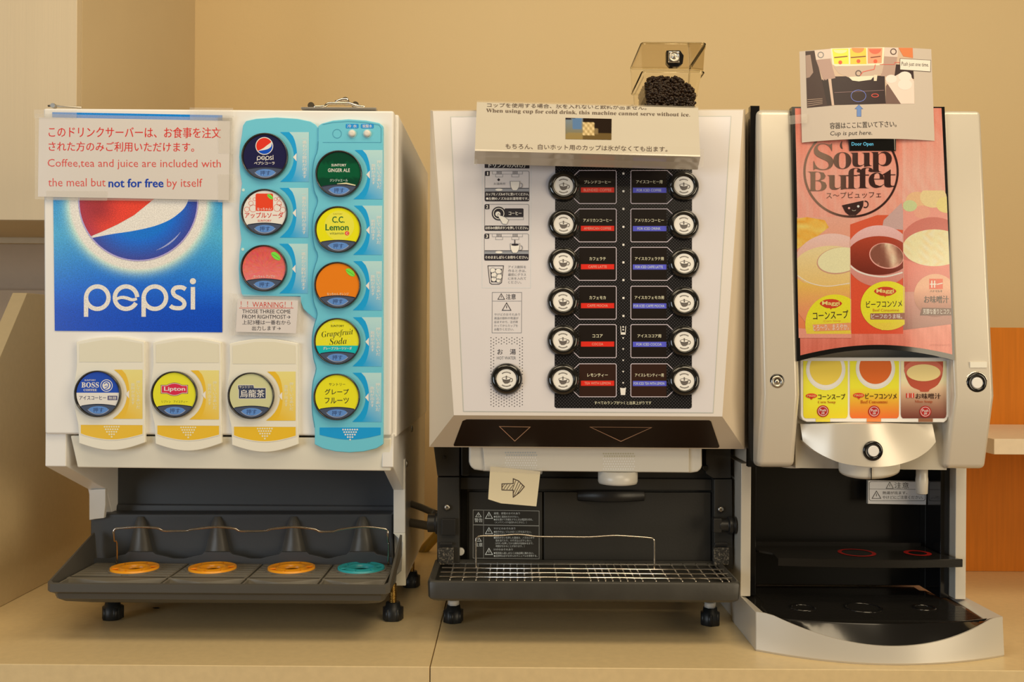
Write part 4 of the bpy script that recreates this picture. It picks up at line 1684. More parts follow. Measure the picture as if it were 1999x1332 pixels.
# dark band on the lower bevel
q = [(905, 819), (1386, 821), (1404, 875), (886, 871.5)]
v_t, v_b = vv(1148, 812), vv(1148, 875)
dband = lambda x, y: 1.0 / (1 / D2F1 + (1 / D2 - 1 / D2F1) * (vv(x, y) - v_t) / (v_b - v_t))
b = MB('band_brown', dband, step=0.0002)
b.poly([(911, 819), (1384, 821), (1388, 823), (1404.5, 872), (1402, 875), (887, 871.5), (885.5, 869), (903, 822)], None, l=3)
bd = b.link('nozzle_band', cm)
g = MB('printed_ink', dband, step=0.0002)
TC = ph(190, 140, 100)
g.line([(975, 833), (1035, 834), (1005, 861.5)], 1.3, TC, l=5, closed=True)
g.line([(1152, 834), (1272, 835), (1212, 862)], 1.3, TC, l=5, closed=True)
g.link('nozzle_marks', bd)

# lower column
b = MB('column_black')
b.prism_px([(912, 860), (1395, 860), (1395, 1110), (912, 1110)], 1.602, 1.62)
b.link('column_back_panel', cm)
sbox('lower_housing', 'body_black', W(853, 900, 1.60)[0], W(1423, 900, 1.60)[0], 1.6205, 1.90, 0.05, 0.2865, cm, 0.002)
b = MB('column_black')
b.prism_px([(846, 868), (897, 868), (897, 930), (854, 930)], 1.572, 1.620)
b.prism_px([(854, 932), (897, 932), (897, 1112), (853, 1112)], 1.574, 1.620)
b.link('left_pillar', cm, bevel=0.0012)
b = MB('column_black')
b.prism_px([(1378, 868), (1427, 868), (1427, 934), (1392, 934), (1378, 925)], 1.574, 1.620)
b.prism_px([(1394, 936), (1429, 936), (1431, 1112), (1394, 1112)], 1.574, 1.620)
b.link('right_pillar', cm, bevel=0.0012)
b = MB('gloss_black')
b.prism_px([(900, 868), (916, 868), (916, 930), (900, 930)], 1.57, 1.60)
b.link('cavity_edge', cm, bevel=0.002)
b = MB('column_black')
b.prism_px([(898, 932), (1390, 936), (1390, 958), (898, 956)], 1.590, 1.601)
b.link('cross_rail', cm, bevel=0.0012)
# waste container door with curved grip
b = MB('column_black')
b.prism_px([(915, 961), (1058, 961), (1058, 1094), (915, 1094)], 1.594, 1.601)
b.link('left_cover', cm, bevel=0.001)
b = MB('column_black')
b.prism_px([(1062, 961), (1388, 962), (1388, 1096), (1062, 1094)], 1.592, 1.601)
wd = b.link('waste_drawer', cm, bevel=0.001)
b = MB('body_black')
n = 16
fr, bk = [], []
vs, fs = [], []
for i in range(n + 1):
    t = i / n
    x = 1128 + 130 * t
    dd0 = 1.5915 - 0.018 * sin(pi * t)
    for (y, d) in ((960, dd0), (961, dd0 - 0.001), (976 + 3 * sin(pi * t), dd0 - 0.001), (978 + 3 * sin(pi * t), dd0 + 0.001), (974, 1.592)):
        vs.append(W(x, y, d))
for i in range(n):
    for k in range(4):
        fs.append((i * 5 + k, i * 5 + k + 1, (i + 1) * 5 + k + 1, (i + 1) * 5 + k))
b.add(vs, fs, smooth=True)
b.link('grip', wd)
# vertical seams
# pillars' screws, lock and knobs
for (px, py, r, m_) in ((873, 991, 6, 'steel'), (1407, 995, 6, 'steel'), (868, 893, 3, 'steel')):
    b = MB(m_ if py != 893 else 'body_black')
    b.lathe(W(px, py, 1.5715), [(r * 0.0008, 0), (r * 0.0008, -0.0015), (r * 0.0004, -0.0025)], n=16)
    b.use('body_black')
    cc = W(px, py, 1.5688)
    b.box(cc[0] - 0.002, cc[0] + 0.002, cc[1], cc[1] + 0.0004, cc[2] - 0.0003, cc[2] + 0.0003)
    b.link('screw', cm)
b = MB('knob_black')
b.lathe(W(1377, 914, 1.572), [(0.0052, 0.004), (0.0052, -0.001), (0.0038, -0.003)], n=20)
b.link('screw', cm)
b = MB('white_plastic')
b.lathe(W(899, 1077, 1.590), [(0.0062, 0.004), (0.0062, -0.003), (0.005, -0.0042)], n=24)
b.link('cap_plug', cm, label='small white plug beside the warning decal')
# valves at both sides
b = MB('body_black')
c = W(848, 1026, 1.575)
b.lathe((c[0] - 0.012, c[1] + 0.02, c[2]), [(0.0145, 0.0), (0.0145, 0.012), (0.018, 0.013), (0.018, 0.017), (0.012, 0.018), (0.012, 0.022)], n=24, axis='X')
b.box(c[0] + 0.012, c[0] + 0.034, 1.566, 1.5735, c[2] - 0.014, c[2] + 0.012)
b.link('hose_valve', cm, bevel=0.001)
b = MB('body_black')
c = W(1408, 1026, 1.565)
b.lathe((c[0], c[1], c[2]), [(0.010, -0.004), (0.010, 0.010), (0.014, 0.011), (0.014, 0.016), (0.011, 0.017), (0.0115, 0.019), (0.0135, 0.0195), (0.0135, 0.022)], n=24, axis='X')
b.box(c[0] - 0.014, c[0] - 0.001, 1.556, 1.5735, c[2] - 0.010, c[2] + 0.012)
b.link('hose_valve', cm, bevel=0.001)
# stained tray brackets
mat('scuffed_black', (0.05, 0.046, 0.04), 0.55, bump=0.6, bscale=220, var=0.0)
nt = M['scuffed_black'].node_tree
pb_ = nt.nodes['Principled BSDF']
tc = nt.nodes.new('ShaderNodeTexCoord')
nz = nt.nodes.new('ShaderNodeTexNoise')
nz.inputs['Scale'].default_value = 420
nz.inputs['Detail'].default_value = 8
rp = nt.nodes.new('ShaderNodeValToRGB')
rp.color_ramp.elements[0].position = 0.50
rp.color_ramp.elements[0].color = (0.03, 0.028, 0.024, 1)
rp.color_ramp.elements[1].position = 0.72
rp.color_ramp.elements[1].color = (0.30, 0.26, 0.20, 1)
nt.links.new(tc.outputs['Object'], nz.inputs['Vector'])
nt.links.new(nz.outputs['Fac'], rp.inputs[0])
nt.links.new(rp.outputs[0], pb_.inputs['Base Color'])
for x0, x1 in ((855, 886), (1393, 1424)):
    b = MB('scuffed_black')
    b.prism_px([(x0, 1070), (x1, 1070), (x1, 1104), (x0, 1104)], 1.566, 1.5735)
    b.link('tray_bracket', cm, bevel=0.0015)
    b = MB('body_black')
    b.prism_px([(x0 + 3, 1060), (x1 - 3, 1060), (x1 - 3, 1066), (x0 + 3, 1066)], 1.568, 1.5735)
    b.link('slot_cover', cm, bevel=0.001)

# spout cover
b = MB('spout_white')
pts = [(915, 868), (1371, 868)] + [(1371, 910), (1369, 917), (1362, 922), (1350, 924)] + [(940, 920), (926, 918), (918, 912), (915, 902)]
b.prism_px(pts, 1.520, 1.585)
spc = b.link('spout_cover', cm, bevel=0.004, seg=3)
b = MB('spout_white')
b.prism_px([(942, 870), (1345, 870), (1345, 922.5), (946, 919)], 1.516, 1.519)
b.link('spout_front_panel', spc, bevel=0.001)
for (cx, y0, nrow, tone, tone2) in ((1016, 884, 6, ph(222, 216, 196), ph(168, 164, 150)), (1207, 886, 6, ph(238, 226, 186), ph(176, 160, 120))):
    g = MB('printed_ink', 1.5158)
    for j in range(nrow + 1):
        for i in range(13):
            xx = cx + (i - 6) * 4.8 + (2.4 if j % 2 else 0)
            if abs(xx - cx) > 30 + 3:
                continue
            g.fan(circ(xx, y0 + j * 5, 1.6, n=6), xx, y0 + j * 5, tone2 if j < 2 else tone, l=1)
    g.link('perforation_print', spc)
b = MB('spout_white')
c = W(1206, 934, 1.536)
R_ = 39 * 1.52 / F
b.lathe(c, [(R_, 0.012), (R_ * 1.0, -0.004), (R_ * 0.96, -0.0075), (R_ * 0.8, -0.0085), (R_ * 0.7, -0.0085)], n=40, axis='Z')
b.link('coffee_nozzle', cm)
g = MB('printed_ink', 1.5145 - 0.0003)
g.line([(1201, 929), (1212, 929), (1206.5, 936)], 0.9, ph(190, 176, 150), l=1, closed=True)
g.link('nozzle_mark', cm)

# warning decal
g = MB('printed_ink', 1.5938)
LNC, TXT = ph(150, 140, 120), ph(206, 196, 172)
g.line([(923.5, 996), (1052.5, 998), (1052.5, 1091.5), (923.5, 1090)], 1.0, LNC, l=1, closed=True)
g.line([(944, 996), (944, 1090)], 0.9, LNC, l=1)
g.line([(923.5, 1025), (1052.5, 1027)], 1.6, LNC, l=1)
tri(g, 934, 1001, 1009.5, 11, TXT, 1.1, l=2)
g.text('警告', (926.5, 1012, 942, 1020), TXT, off=0.01, l=2)
tri(g, 934, 1049, 1057, 11, TXT, 1.1, l=2)
g.text('注意', (926.5, 1060, 942, 1067.5), TXT, off=0.01, l=2)
for y in (1000.5, 1030.5, 1071):
    tri(g, 954.5, y, y + 12, 14, TXT, 1.3, l=2)
for (s, x, y, w) in (('漏電、感電のおそれあり', 964, 1000.5, 51), ('●電源に直接水をかけない。', 964, 1007, 49), ('●扉を開けて作業をするときは電源を切る。', 964, 1012.5, 76), ('（メンテナンスや品切れのときなど。）', 966, 1018, 62),
                     ('やけどのおそれあり', 964, 1030, 42), ('●動作中はノズルの近くに手を出さない。', 964, 1036.5, 73), ('●飲料が出ている時にカップを動かさない。', 964, 1042, 75), ('●飲料ボタンを押した直後は、ノズルに手や', 964, 1048, 79),
                     ('指を当てたり、のぞき込んだりしない。', 967.5, 1053.5, 70), ('（ボタンを押してから飲料が出始めるまで、', 967, 1059, 74), ('時間がかかることがあります。）', 968, 1064.5, 56), ('けがのおそれあり', 964, 1071, 37),
                     ('●電源投入直しばらくは抽出機に触れない。', 964, 1078, 78), ('●清掃時は必ずお手入れマニュアルを参照する。', 964, 1083.5, 85)):
    g.text(s, (x, y, x + w, y + 4.3), TXT, off=0.0, l=2)
g.link('warning_decal', cm)

# drip tray with chrome wire grid
DX0, DX1 = -0.1205, W(1448, 1150, 1.44)[0]


def lp2(inset, z, yb=1.586, ch=0.012):
    x0, x1, y0, y1 = DX0 + inset, DX1 - inset, 1.440 + inset, yb - inset
    return [(x0 + ch, y0, z), (x1 - ch, y0, z), (x1 - 0.003, y0 + 0.003, z), (x1, y0 + ch, z), (x1, y1, z), (x0, y1, z), (x0, y0 + ch, z), (x0 + 0.003, y0 + 0.003, z)]


t2 = MB('tray_black')
loft(t2, [lp2(0.010, 0.078), lp2(0.010, 0.094), lp2(0.004, 0.0975), lp2(0.001, 0.096), lp2(0.0, 0.093), lp2(0.001, 0.071), lp2(0.006, 0.067)])
t2.add(lp2(0.010, 0.078), [tuple(range(8))])
tr2 = t2.link('drip_tray', cm, bevel=0.001, fix=False)
ZW = 0.0955
ys = (1.467, 1.494, 1.523, 1.552, 1.580)
gx0, gx1 = on_z(858, 1125, ZW)[0], on_z(1424, 1125, ZW)[0]
for y in (1.472, 1.500, 1.529):
    b = MB('chrome')
    b.tube([(gx0, y, ZW), (gx1, y, ZW)], 0.0016, n=8)
    b.link('grid_wire', tr2)
b = MB('steel')
b.tube([(gx0 + 0.004, 1.560, ZW), (gx1 - 0.004, 1.560, ZW)], 0.0008, n=6)
b.link('grid_wire', tr2)
crossx = [878, 903, 929, 955, 969, 982.5, 996, 1010, 1024, 1039, 1054, 1087, 1120, 1153, 1168, 1182, 1196, 1211, 1225, 1239.5, 1254, 1280, 1305, 1331, 1357, 1383, 1408, 1421]
first = None
for cx in crossx:
    X = on_z(cx, 1131, ZW)[0]
    if first is None:
        b = MB('steel')
        b.tube([(X, 1.460, ZW - 0.006), (X, 1.461, ZW - 0.002), (X, 1.464, ZW - 0.0012), (X, 1.572, ZW - 0.0012)], 0.0012, n=6)
        first = b.link('grid_bar', tr2)
        fx = X
    else:
        copy_part(first, (X - fx, 0, 0), tr2)
path = [(929, 1112, 1.53), (929, 1058, 1.53), (932, 1050, 1.53), (940, 1047, 1.53), (975, 1046.5, 1.53), (1012, 1044, 1.53), (1050, 1048, 1.53), (1100, 1048.5, 1.53), (1150, 1049, 1.53), (1198, 1046, 1.53), (1235, 1048, 1.53), (1268, 1050.5, 1.53), (1275, 1053, 1.53), (1277, 1060, 1.53), (1277.5, 1112, 1.53)]
b = MB('steel_wire')
b.tube([W(x, y, q) for x, y, q in smooth(path, 4)], 0.0015, n=8)
b.link('guard_rail', cm)
foot('foot', cm, W(885, 1200, 1.575)[0], 1.575, 0.068, 0.0148, 0.0055, 'steel', 0.027, 12, True)
foot('foot', cm, W(1385, 1200, 1.575)[0], 1.57, 0.068, 0.0148, 0.0045, 'steel', 0.027, 12, True)
foot('foot', cm, W(885, 1200, 1.575)[0], 1.86, 0.051, 0.0148, 0.0055, 'steel', 0.027, 12)
foot('foot', cm, W(1385, 1200, 1.575)[0], 1.86, 0.051, 0.0148, 0.0055, 'steel', 0.027, 12)

# ---- bean hopper on top
HY0, HY1 = 1.555, 1.70
hz = 0.786


def rect_loop(x0, x1, y0, y1, z, r=0.006):
    o = []
    for cx, cy, a in ((x1 - r, y0 + r, -90), (x1 - r, y1 - r, 0), (x0 + r, y1 - r, 90), (x0 + r, y0 + r, 180)):
        for q in range(4):
            an = radians(a + 30 * q)
            o.append((cx + r * cos(an), cy + r * sin(an), z))
    return o


hx = lambda px: W(px, 140, HY0)[0]
hzz = lambda py: W(1312, py, HY0)[2]
hop = MB('clear_plastic')
loft(hop, [rect_loop(hx(1258), hx(1371), HY0 + .003, HY1, hzz(143)), rect_loop(hx(1261), hx(1363), HY0 + .003, HY1, hzz(185)), rect_loop(hx(1266), hx(1358), HY0 + .006, HY1 - .006, hzz(196)), rect_loop(hx(1266), hx(1358), HY0 + .006, HY1 - .006, hz + 0.001)], True)
ho = hop.link('bean_hopper', cm)
b = MB('clear_plastic')
loft(b, [rect_loop(hx(1251), hx(1378), HY0 - .002, HY1 + .002, hzz(84)), rect_loop(hx(1251), hx(1378), HY0 - .002, HY1 + .002, hzz(93))], False)
loft(b, [rect_loop(hx(1252), hx(1377), HY0 - .0005, HY1 + .001, hzz(93)), rect_loop(hx(1255), hx(1374), HY0, HY1, hzz(141))], False)
b.add(rect_loop(hx(1251), hx(1378), HY0 - .002, HY1 + .002, hzz(84)), [tuple(range(16))])
ho2 = b.link('hopper_lid', ho)
b = MB('clear_plastic')
b.tube(rect_loop(hx(1252), hx(1377), HY0 - .002, HY1, hzz(85)), 0.0014, closed=True, n=6)
b.tube(rect_loop(hx(1254), hx(1375), HY0, HY1, hzz(140)), 0.0014, closed=True, n=6)
b.link('hopper_rim', ho)
b = MB('chrome')
cc = W(1316, 111, HY0 - 0.006)
s = 11.5 * HY0 / F
b.box(cc[0] - s, cc[0] + s, cc[1], cc[1] + 0.0055, cc[2] - s, cc[2] + s)
lk = b.link('hopper_lock', ho, bevel=0.002)
b = MB('steel')
b.lathe((cc[0], cc[1] - 0.0003, cc[2]), [(s * 0.88, 0), (s * 0.88, -0.002), (s * 0.74, -0.0025), (s * 0.72, -0.001), (s * 0.35, -0.001), (s * 0.3, -0.0022), (s * 0.1, -0.0022)], n=28)
b.use('body_black')
b.box(cc[0] - 0.0004, cc[0] + 0.0004, cc[1] - 0.0030, cc[1] - 0.0026, cc[2] - 0.002, cc[2] + 0.002)
b.link('lock_cylinder', lk)
b = MB('gloss_black')
b.prism_px([(1301, 98), (1328, 98), (1335, 108), (1333, 124), (1324, 130), (1308, 130), (1301, 122)], HY0 - 0.0004, HY0 + 0.012)
b.link('lock_recess', ho, bevel=0.001)
# beans
bn = MB('bean_brown') if False else None
mat('bean_brown', (0.030, 0.013, 0.006), 0.32, var=0.4, vscale=140)
bean_v, bean_f = [], []
bb = bmesh.new()
bmesh.ops.create_icosphere(bb, subdivisions=1, radius=1.0)
bv = [tuple(v.co) for v in bb.verts]
bf = [tuple(v.index for v in f.verts) for f in bb.faces]
bb.free()
mbn = MB('bean_brown')
rnd = random.Random(11)
bx0, bx1 = hx(1266) + 0.002, hx(1362) - 0.004


def bean(x, y, z):
    rot = Matrix.Rotation(rnd.uniform(0, 6.28), 3, 'Z') @ Matrix.Rotation(rnd.uniform(0, 6.28), 3, 'X')
    vs = [tuple(rot @ Vector((v[0] * 0.0052, v[1] * 0.0036, v[2] * (0.0028 if v[2] > 0 else 0.0020))) + Vector((x, y, z))) for v in bv]
    mbn.add(vs, bf, smooth=True)


# heap: a solid core with beans all over its front, left and top sides
ztopf = lambda x: hzz(148) - max(0, (x - hx(1318)) / (hx(1362) - hx(1318))) ** 1.5 * (hzz(148) - hzz(178))
xs_ = [bx0 + (bx1 - bx0) * i / 12 for i in range(13)]
core = [(x, HY0 + 0.013, ztopf(x) - 0.004) for x in xs_]
core += [(bx1, HY0 + 0.013, hz + 0.004), (bx0, HY0 + 0.013, hz + 0.004)]
mbn.prism(core, [(p[0], HY1 - 0.012, p[2]) for p in core])
for _ in range(1500):
    x = rnd.uniform(bx0, bx1)
    zt_ = ztopf(x)
    w = rnd.random()
    if w < 0.55:
        bean(x, HY0 + rnd.uniform(0.0085, 0.013), rnd.uniform(hz + 0.006, zt_))
    elif w < 0.8:
        bean(x, rnd.uniform(HY0 + 0.01, HY1 - 0.012), zt_ - rnd.uniform(0.0, 0.004))
    else:
        bean(bx0 + rnd.uniform(0, 0.002), rnd.uniform(HY0 + 0.01, HY1 - 0.012), rnd.uniform(hz + 0.006, zt_))
tag(mbn.link('coffee_beans', fix=False), 'dark roasted coffee beans heaped inside the clear hopper on the coffee machine', 'coffee beans', kind='stuff')

# ---- folded paper sign over the top of the coffee machine
def xrow(y):
    """left and right edge of the folded sheet at nominal row y (at its left edge)"""
    t = (y - 198) / (320 - 198)
    return 931 - 5 * t, 1363 + (4 * min(1, t / 0.8)) - (5 * max(0, (t - 0.8) / 0.2))


prof = [(196.5, 1.512), (199.5, 1.474), (228, 1.456), (260, 1.434), (276, 1.424), (291.5, 1.413), (294.5, 1.412), (297, 1.416), (306, 1.432), (320, 1.452)]


def dsign(x, y):
    yy = y - (x - 930) * 0.02662
    for (a, da), (c_, dc) in zip(prof, prof[1:]):
        if yy <= c_:
            t = max(0, (yy - a) / (c_ - a))
            return da + (dc - da) * t
    return prof[-1][1]


fs_ = thing('folded_paper_sign', 'bent glossy paper sign about ice draped over the top of the coffee machine', 'sign', W(1148, 322, 1.45))
p = MB('printed_glossy', dsign)
n = 12
rows = []
for y, d in prof:
    xa, xb = xrow(y)
    yb_add = 11.5
    rows.append([(xa + (xb - xa) * i / n, y + yb_add * i / n) for i in range(n + 1)])
vs = [W(x, y, d) for (row, (yy, d)) in zip(rows, prof) for x, y in row]
fs = [(j * (n + 1) + i, j * (n + 1) + i + 1, (j + 1) * (n + 1) + i + 1, (j + 1) * (n + 1) + i) for j in range(len(rows) - 1) for i in range(n)]
p.add(vs, fs, ph(190, 170, 139), smooth=False)
SC = ph(96, 76, 60)
p.step = 0.0004
p.text('コップを使用する場合、氷を入れないと飲料が出ません。', (951, 203.4, 1262, 211.8), SC, off=-0.010, l=2, rot=0.017)
p.text(serif('When using cup for cold drink, this machine cannot serve without ice.'), (949, 216, 1347, 225.3), SC, off=-0.004, l=2, rot=0.021)
p.text('もちろん、白いホット用のカップは氷がなくても出ます。', (987, 283, 1303, 293.5), SC, off=-0.014, l=2, rot=0.019)
p.link('sheet', fs_)
q = MB('printed_glossy', dsign)
q.step = 0.0004


def photo_col(x, y):
    u, v = (x - 1104) / 90, (y - 230.5) / 41
    c = (34, 22, 14)
    if u < 0.38:
        c = mixc((110, 118, 120), (120, 100, 60), v)
        if 0.15 < u < 0.36 and v < 0.55:
            c = (84, 108, 132)
    if v > 0.72:
        c = mixc(c, (150, 116, 56), 0.55)
    if 0.38 < u < 0.62 and 0.22 < v < 0.8:
        k = 0.5 + 0.5 * sin(u * 60) * sin(v * 22)
        c = mixc((150, 120, 70), (226, 190, 130), k)
    if 0.62 < u < 0.7 and 0.5 < v < 0.75:
        c = (120, 96, 60)
    if v < 0.05 and u < 0.2:
        c = (30, 24, 30)
    return ph(*c)


q.grid([(1104, 230), (1194, 232), (1193.5, 273), (1104, 271.5)], 36, 18, photo_col, l=2)
q.link('printed_photo', fs_)
for pts in ([(1362, 290), (1374, 292), (1373, 326), (1361, 326)], [(926, 296), (933, 296), (932, 322), (924, 322)]):
    b = MB('clear_film')
    b.prism_px(pts, 1.438, 1.4384)
    b.link('clear_tape', fs_)

# ---- arrow note
an = thing('arrow_note', 'cream paper note with a hand-drawn arrow taped under the spout cover', 'note', W(1000, 985, 1.50))
b = MB('paper_cream')
b.prism_px([(957, 911), (1000, 915), (1055, 921), (1047, 989), (978, 983), (953, 975)], 1.5105, 1.511)
b.link('note_paper', an)
g = MB('printed_ink', 1.5102)
IK = ph(62, 44, 38)
arw = [(980, 945), (1002, 944.5), (1002, 935), (1012, 939), (1023.5, 950.5), (1014, 962), (1002, 971), (1002, 957.5), (980, 957)]
g.line(arw, 1.5, IK, l=1, closed=True)
for (a, b2) in (((981, 951), (985, 946)), ((983, 956), (990, 946)), ((989, 956), (996, 946)), ((995, 956), (1002, 947)), ((1000, 957), (1007, 938)), ((1003, 962), (1012, 941)), ((1004, 968), (1016, 944)), ((1009, 966), (1020, 948))):
    g.line([a, b2], 0.9, IK, l=1)
g.link('drawn_arrow', an)
b = MB('clear_film')
b.prism_px([(944, 906), (1060, 915), (1058, 926), (943, 920)], 1.5085, 1.509)
b.link('clear_tape', an)

# ================================================================ soup dispenser (right)
sd = thing('soup_dispenser', 'silver soup dispenser with a red picture door and curved base on the right', 'soup dispenser', (0.529, 1.66, 0))
SX0, SX1 = 0.3617, 0.6968
ZT = 0.793
colp = [(1.482, ZT), (1.4345, 0.370), (1.462, 0.262), (1.50, 0.259), (1.50, ZT)]
b = MB('silver_paint')
b.yz(colp, SX0, 0.4165)
lc = b.link('left_column', sd, bevel=0.010, seg=4)
b = MB('silver_paint')
b.yz(colp, 0.637, SX1)
rc = b.link('right_column', sd, bevel=0.007, seg=4)
b = MB('silver_paint')
b.box(SX0 - 0.006, SX1 + 0.002, 1.501, 1.88, 0.262, ZT + 0.004)
b.link('upper_housing', sd, bevel=0.004)
b = MB('gloss_black')
b.box(SX0 - 0.0075, SX0 + 0.006, 1.488, 1.5005, 0.259, ZT + 0.006)
b.link('side_gasket', sd)
# chassis between the columns
b = MB('silver_dark')
b.prism_px([(1553, 700), (1861, 700), (1848, 918), (1553, 914)], 1.472, 1.4995)
b.link('chassis_panel', sd)
b = MB('silver_dark')
b.box(0.417, 0.636, 1.5005, 1.60, 0.259, 0.275)
b.link('chassis_floor', sd)
# label card panel
b = MB('cream_button')
b.prism_px([(1563, 698), (1853, 698)] + [(1852, 812), (1849, 820), (1843, 825)] + [(1575, 824), (1567, 820), (1563.5, 812)], 1.452, 1.4715)
cp = b.link('label_panel', sd, bevel=0.001)
g = MB('printed_glossy', 1.4517)
Y1, Y2, O1, B1, B0 = (240, 216, 40), (238, 204, 40), (222, 120, 40), (130, 70, 48), (232, 190, 140)
for (x0, x1, ca, cb) in ((1568, 1655, (240, 224, 60), (240, 190, 40)), (1659, 1755, (240, 222, 50), (220, 100, 44)), (1758.5, 1847.5, (238, 202, 150), (112, 56, 42))):
    f = lambda x, y, ca=ca, cb=cb: ph(*mixc(ca, cb, max(0, (y - 745) / 72.0)))
    n = 14
    for i in range(n):
        ya, yb = 705 + 104 * i / n, 705 + 104 * (i + 1) / n
        g._poly([(x0, ya), (x1, ya), (x1, yb), (x0, yb)], f, 1)
    g._poly([(x0, 809), (x1, 809), (x1 - 1, 814), (x1 - 4, 817), (x0 + 4, 817), (x0 + 1, 814)], f, 1)
    m = (x0 + x1) / 2 - 5 if x0 < 1700 else (x0 + x1) / 2 + 4
    if x0 == 1659:
        m = 1706
    g.rect(m - 14, 817.2, m + 14, 824, ph(*mixc(cb, (240, 200, 120), 0.25)), l=1)
for (cx, cy, soup) in ((1612, 722, (226, 184, 70)), (1709, 720, (204, 96, 40))):
    g.poly(clip_rect(circ(cx, cy, 38.5, 40, n=36), 1560, 705, 1860, 830), ph(214, 202, 176), l=2)
    g.poly(clip_rect(circ(cx - 0.5, cy - 1, 36.5, 37.5, n=36), 1560, 705, 1860, 830), ph(232, 222, 198), l=3)
    g.poly(clip_rect(circ(cx, cy - 2, 31.5, 32, n=36), 1560, 705, 1860, 830), ph(*soup), l=4)
g.poly(smooth([(1765, 715), (1768, 735), (1778, 754), (1795, 762), (1797, 765), (1812, 765), (1815, 761), (1830, 752), (1839, 735), (1841, 715)], 3) + [(1841, 706), (1765, 706)], ph(176, 76, 52), l=2)
g.poly(clip_rect(circ(1803, 723, 38, 22, n=30), 1560, 706, 1860, 830), ph(196, 100, 74), l=3)
g.poly(clip_rect(circ(1803, 728, 33, 16.5, n=30), 1560, 706, 1860, 830), ph(226, 190, 120), l=4)
DKB = ph(60, 36, 28)
for (x, y, s, w, s2, x2, w2, red_) in ((1597, 769, 'コーンスープ', 53, 'Corn Soup', 1597, 34, True), (1689.5, 768, 'ビーフコンソメ', 61, 'Beef Consommé', 1680, 53, True), (1787.5, 768, 'お味噌汁', 49, 'Miso Soup', 1786, 34, False)):
    g.text(s, (x, y, x + w, y + 11), DKB, off=0.02, l=5)
    g.text(serif(s2), (x2, y + 13.5, x2 + w2, y + 20), ph(170, 70, 30), off=-0.01, l=5)
    if red_:
        bxx = x - 13
        g.poly(circ(bxx, y + 4, 11, 4.6, n=20), ph(206, 60, 40), l=5)
        g.poly([(bxx - 3, y + 8), (bxx + 3, y + 8), (bxx, y + 12)], ph(206, 60, 40), l=5)
        g.text('MAGGI', (bxx - 8, y + 2, bxx + 8, y + 6), ph(240, 170, 100), off=0.03, l=6)
    else:
        for q_ in (0, 1):
            g.rect(x - 18.5 + q_ * 8.5, y, x - 11.5 + q_ * 8.5, y + 9, ph(200, 60, 44), l=5)
        g.line([(x - 15, y), (x - 15, y + 9)], 1.6, ph(236, 220, 190), l=6)
        g.line([(x - 6.5, y), (x - 6.5, y + 9)], 1.2, ph(236, 220, 190), l=6)
for (cx, cy) in ((1606.5, 803), (1706.5, 803.5), (1806.5, 804)):
    g.poly(circ(cx, cy, 11.5, n=28), ph(168, 40, 34), l=5)
    g.ring(cx, cy, 8.8, 1.0, ph(240, 190, 170), l=6)
    g.text('Push', (cx - 6, cy - 4.5, cx + 6, cy + 0.5), ph(244, 200, 180), off=0.01, l=6)
    g.text('押', (cx - 3, cy + 1.5, cx + 3, cy + 7), ph(244, 200, 180), off=0.0, l=6)
g.link('soup_cards', cp)

# nozzle cover: convex silver apron
b = MB('silver_paint')
n = 24


def apron_bottom(t):
    pts = [(1567, 861), (1590, 880), (1620, 896), (1650, 906), (1700, 912), (1745, 909), (1785, 897), (1812, 880), (1827, 863)]
    return pts[t]


bot = smooth([apron_bottom(i) for i in range(9)], 4)
m = len(bot)
vs, fs = [], []
for i, (x, y) in enumerate(bot):
    s = (x - 1697) / 130.0
    dep = 1.462 - 0.040 * max(0, 1 - s * s)
    xt = 1562 + (1820 - 1562) * i / (m - 1)
    for j in range(6):
        t = j / 5
        yy = 828 + (y - 828) * t
        xx = xt + (x - xt) * t
        vs.append(W(xx, yy, dep - 0.004 * sin(pi * t * 0.5)))
    vs.append((W(x, y, dep)[0], 1.473, W(x, y, dep)[2]))
    vs[-1] = (vs[-2][0], 1.4715, vs[-2][2])
for i in range(m - 1):
    for j in range(6):
        fs.append((i * 7 + j, i * 7 + j + 1, (i + 1) * 7 + j + 1, (i + 1) * 7 + j))
# top cap
k0 = len(vs)
for i in range(m):
    vs.append((vs[i * 7][0], 1.4715, vs[i * 7][2]))
for i in range(m - 1):
    fs.append((i * 7, (i + 1) * 7, k0 + i + 1, k0 + i))
b.add(vs, fs, smooth=True)
nc = b.link('nozzle_cover', sd)
nc.data.set_sharp_from_angle(angle=radians(40))


def ring_button(name, parent, c, r_out, r_in, label, rim=True):
    b = MB('gloss_black')
    b.lathe(c, [(r_out, 0.004), (r_out, -0.0015), (r_out * 0.93, -0.0035), (r_in * 1.12, -0.0035), (r_in * 1.06, -0.001)], n=40)
    o = b.link(name, parent, label=label)
    b = MB('cream_button')
    b.lathe((c[0], c[1] - 0.0002, c[2]), [(r_in, 0), (r_in, -0.0036), (r_in * 0.9, -0.0044)], n=32)
    b.link('button_cap', o)
    if rim:
        b = MB('chrome')
        b.lathe(c, [(r_out * 1.14, 0.004), (r_out * 1.14, -0.0008), (r_out * 1.02, -0.0018), (r_out * 1.005, 0.0)], n=40, closed_ends=False)
        b.link('button_rim', o)
    return o


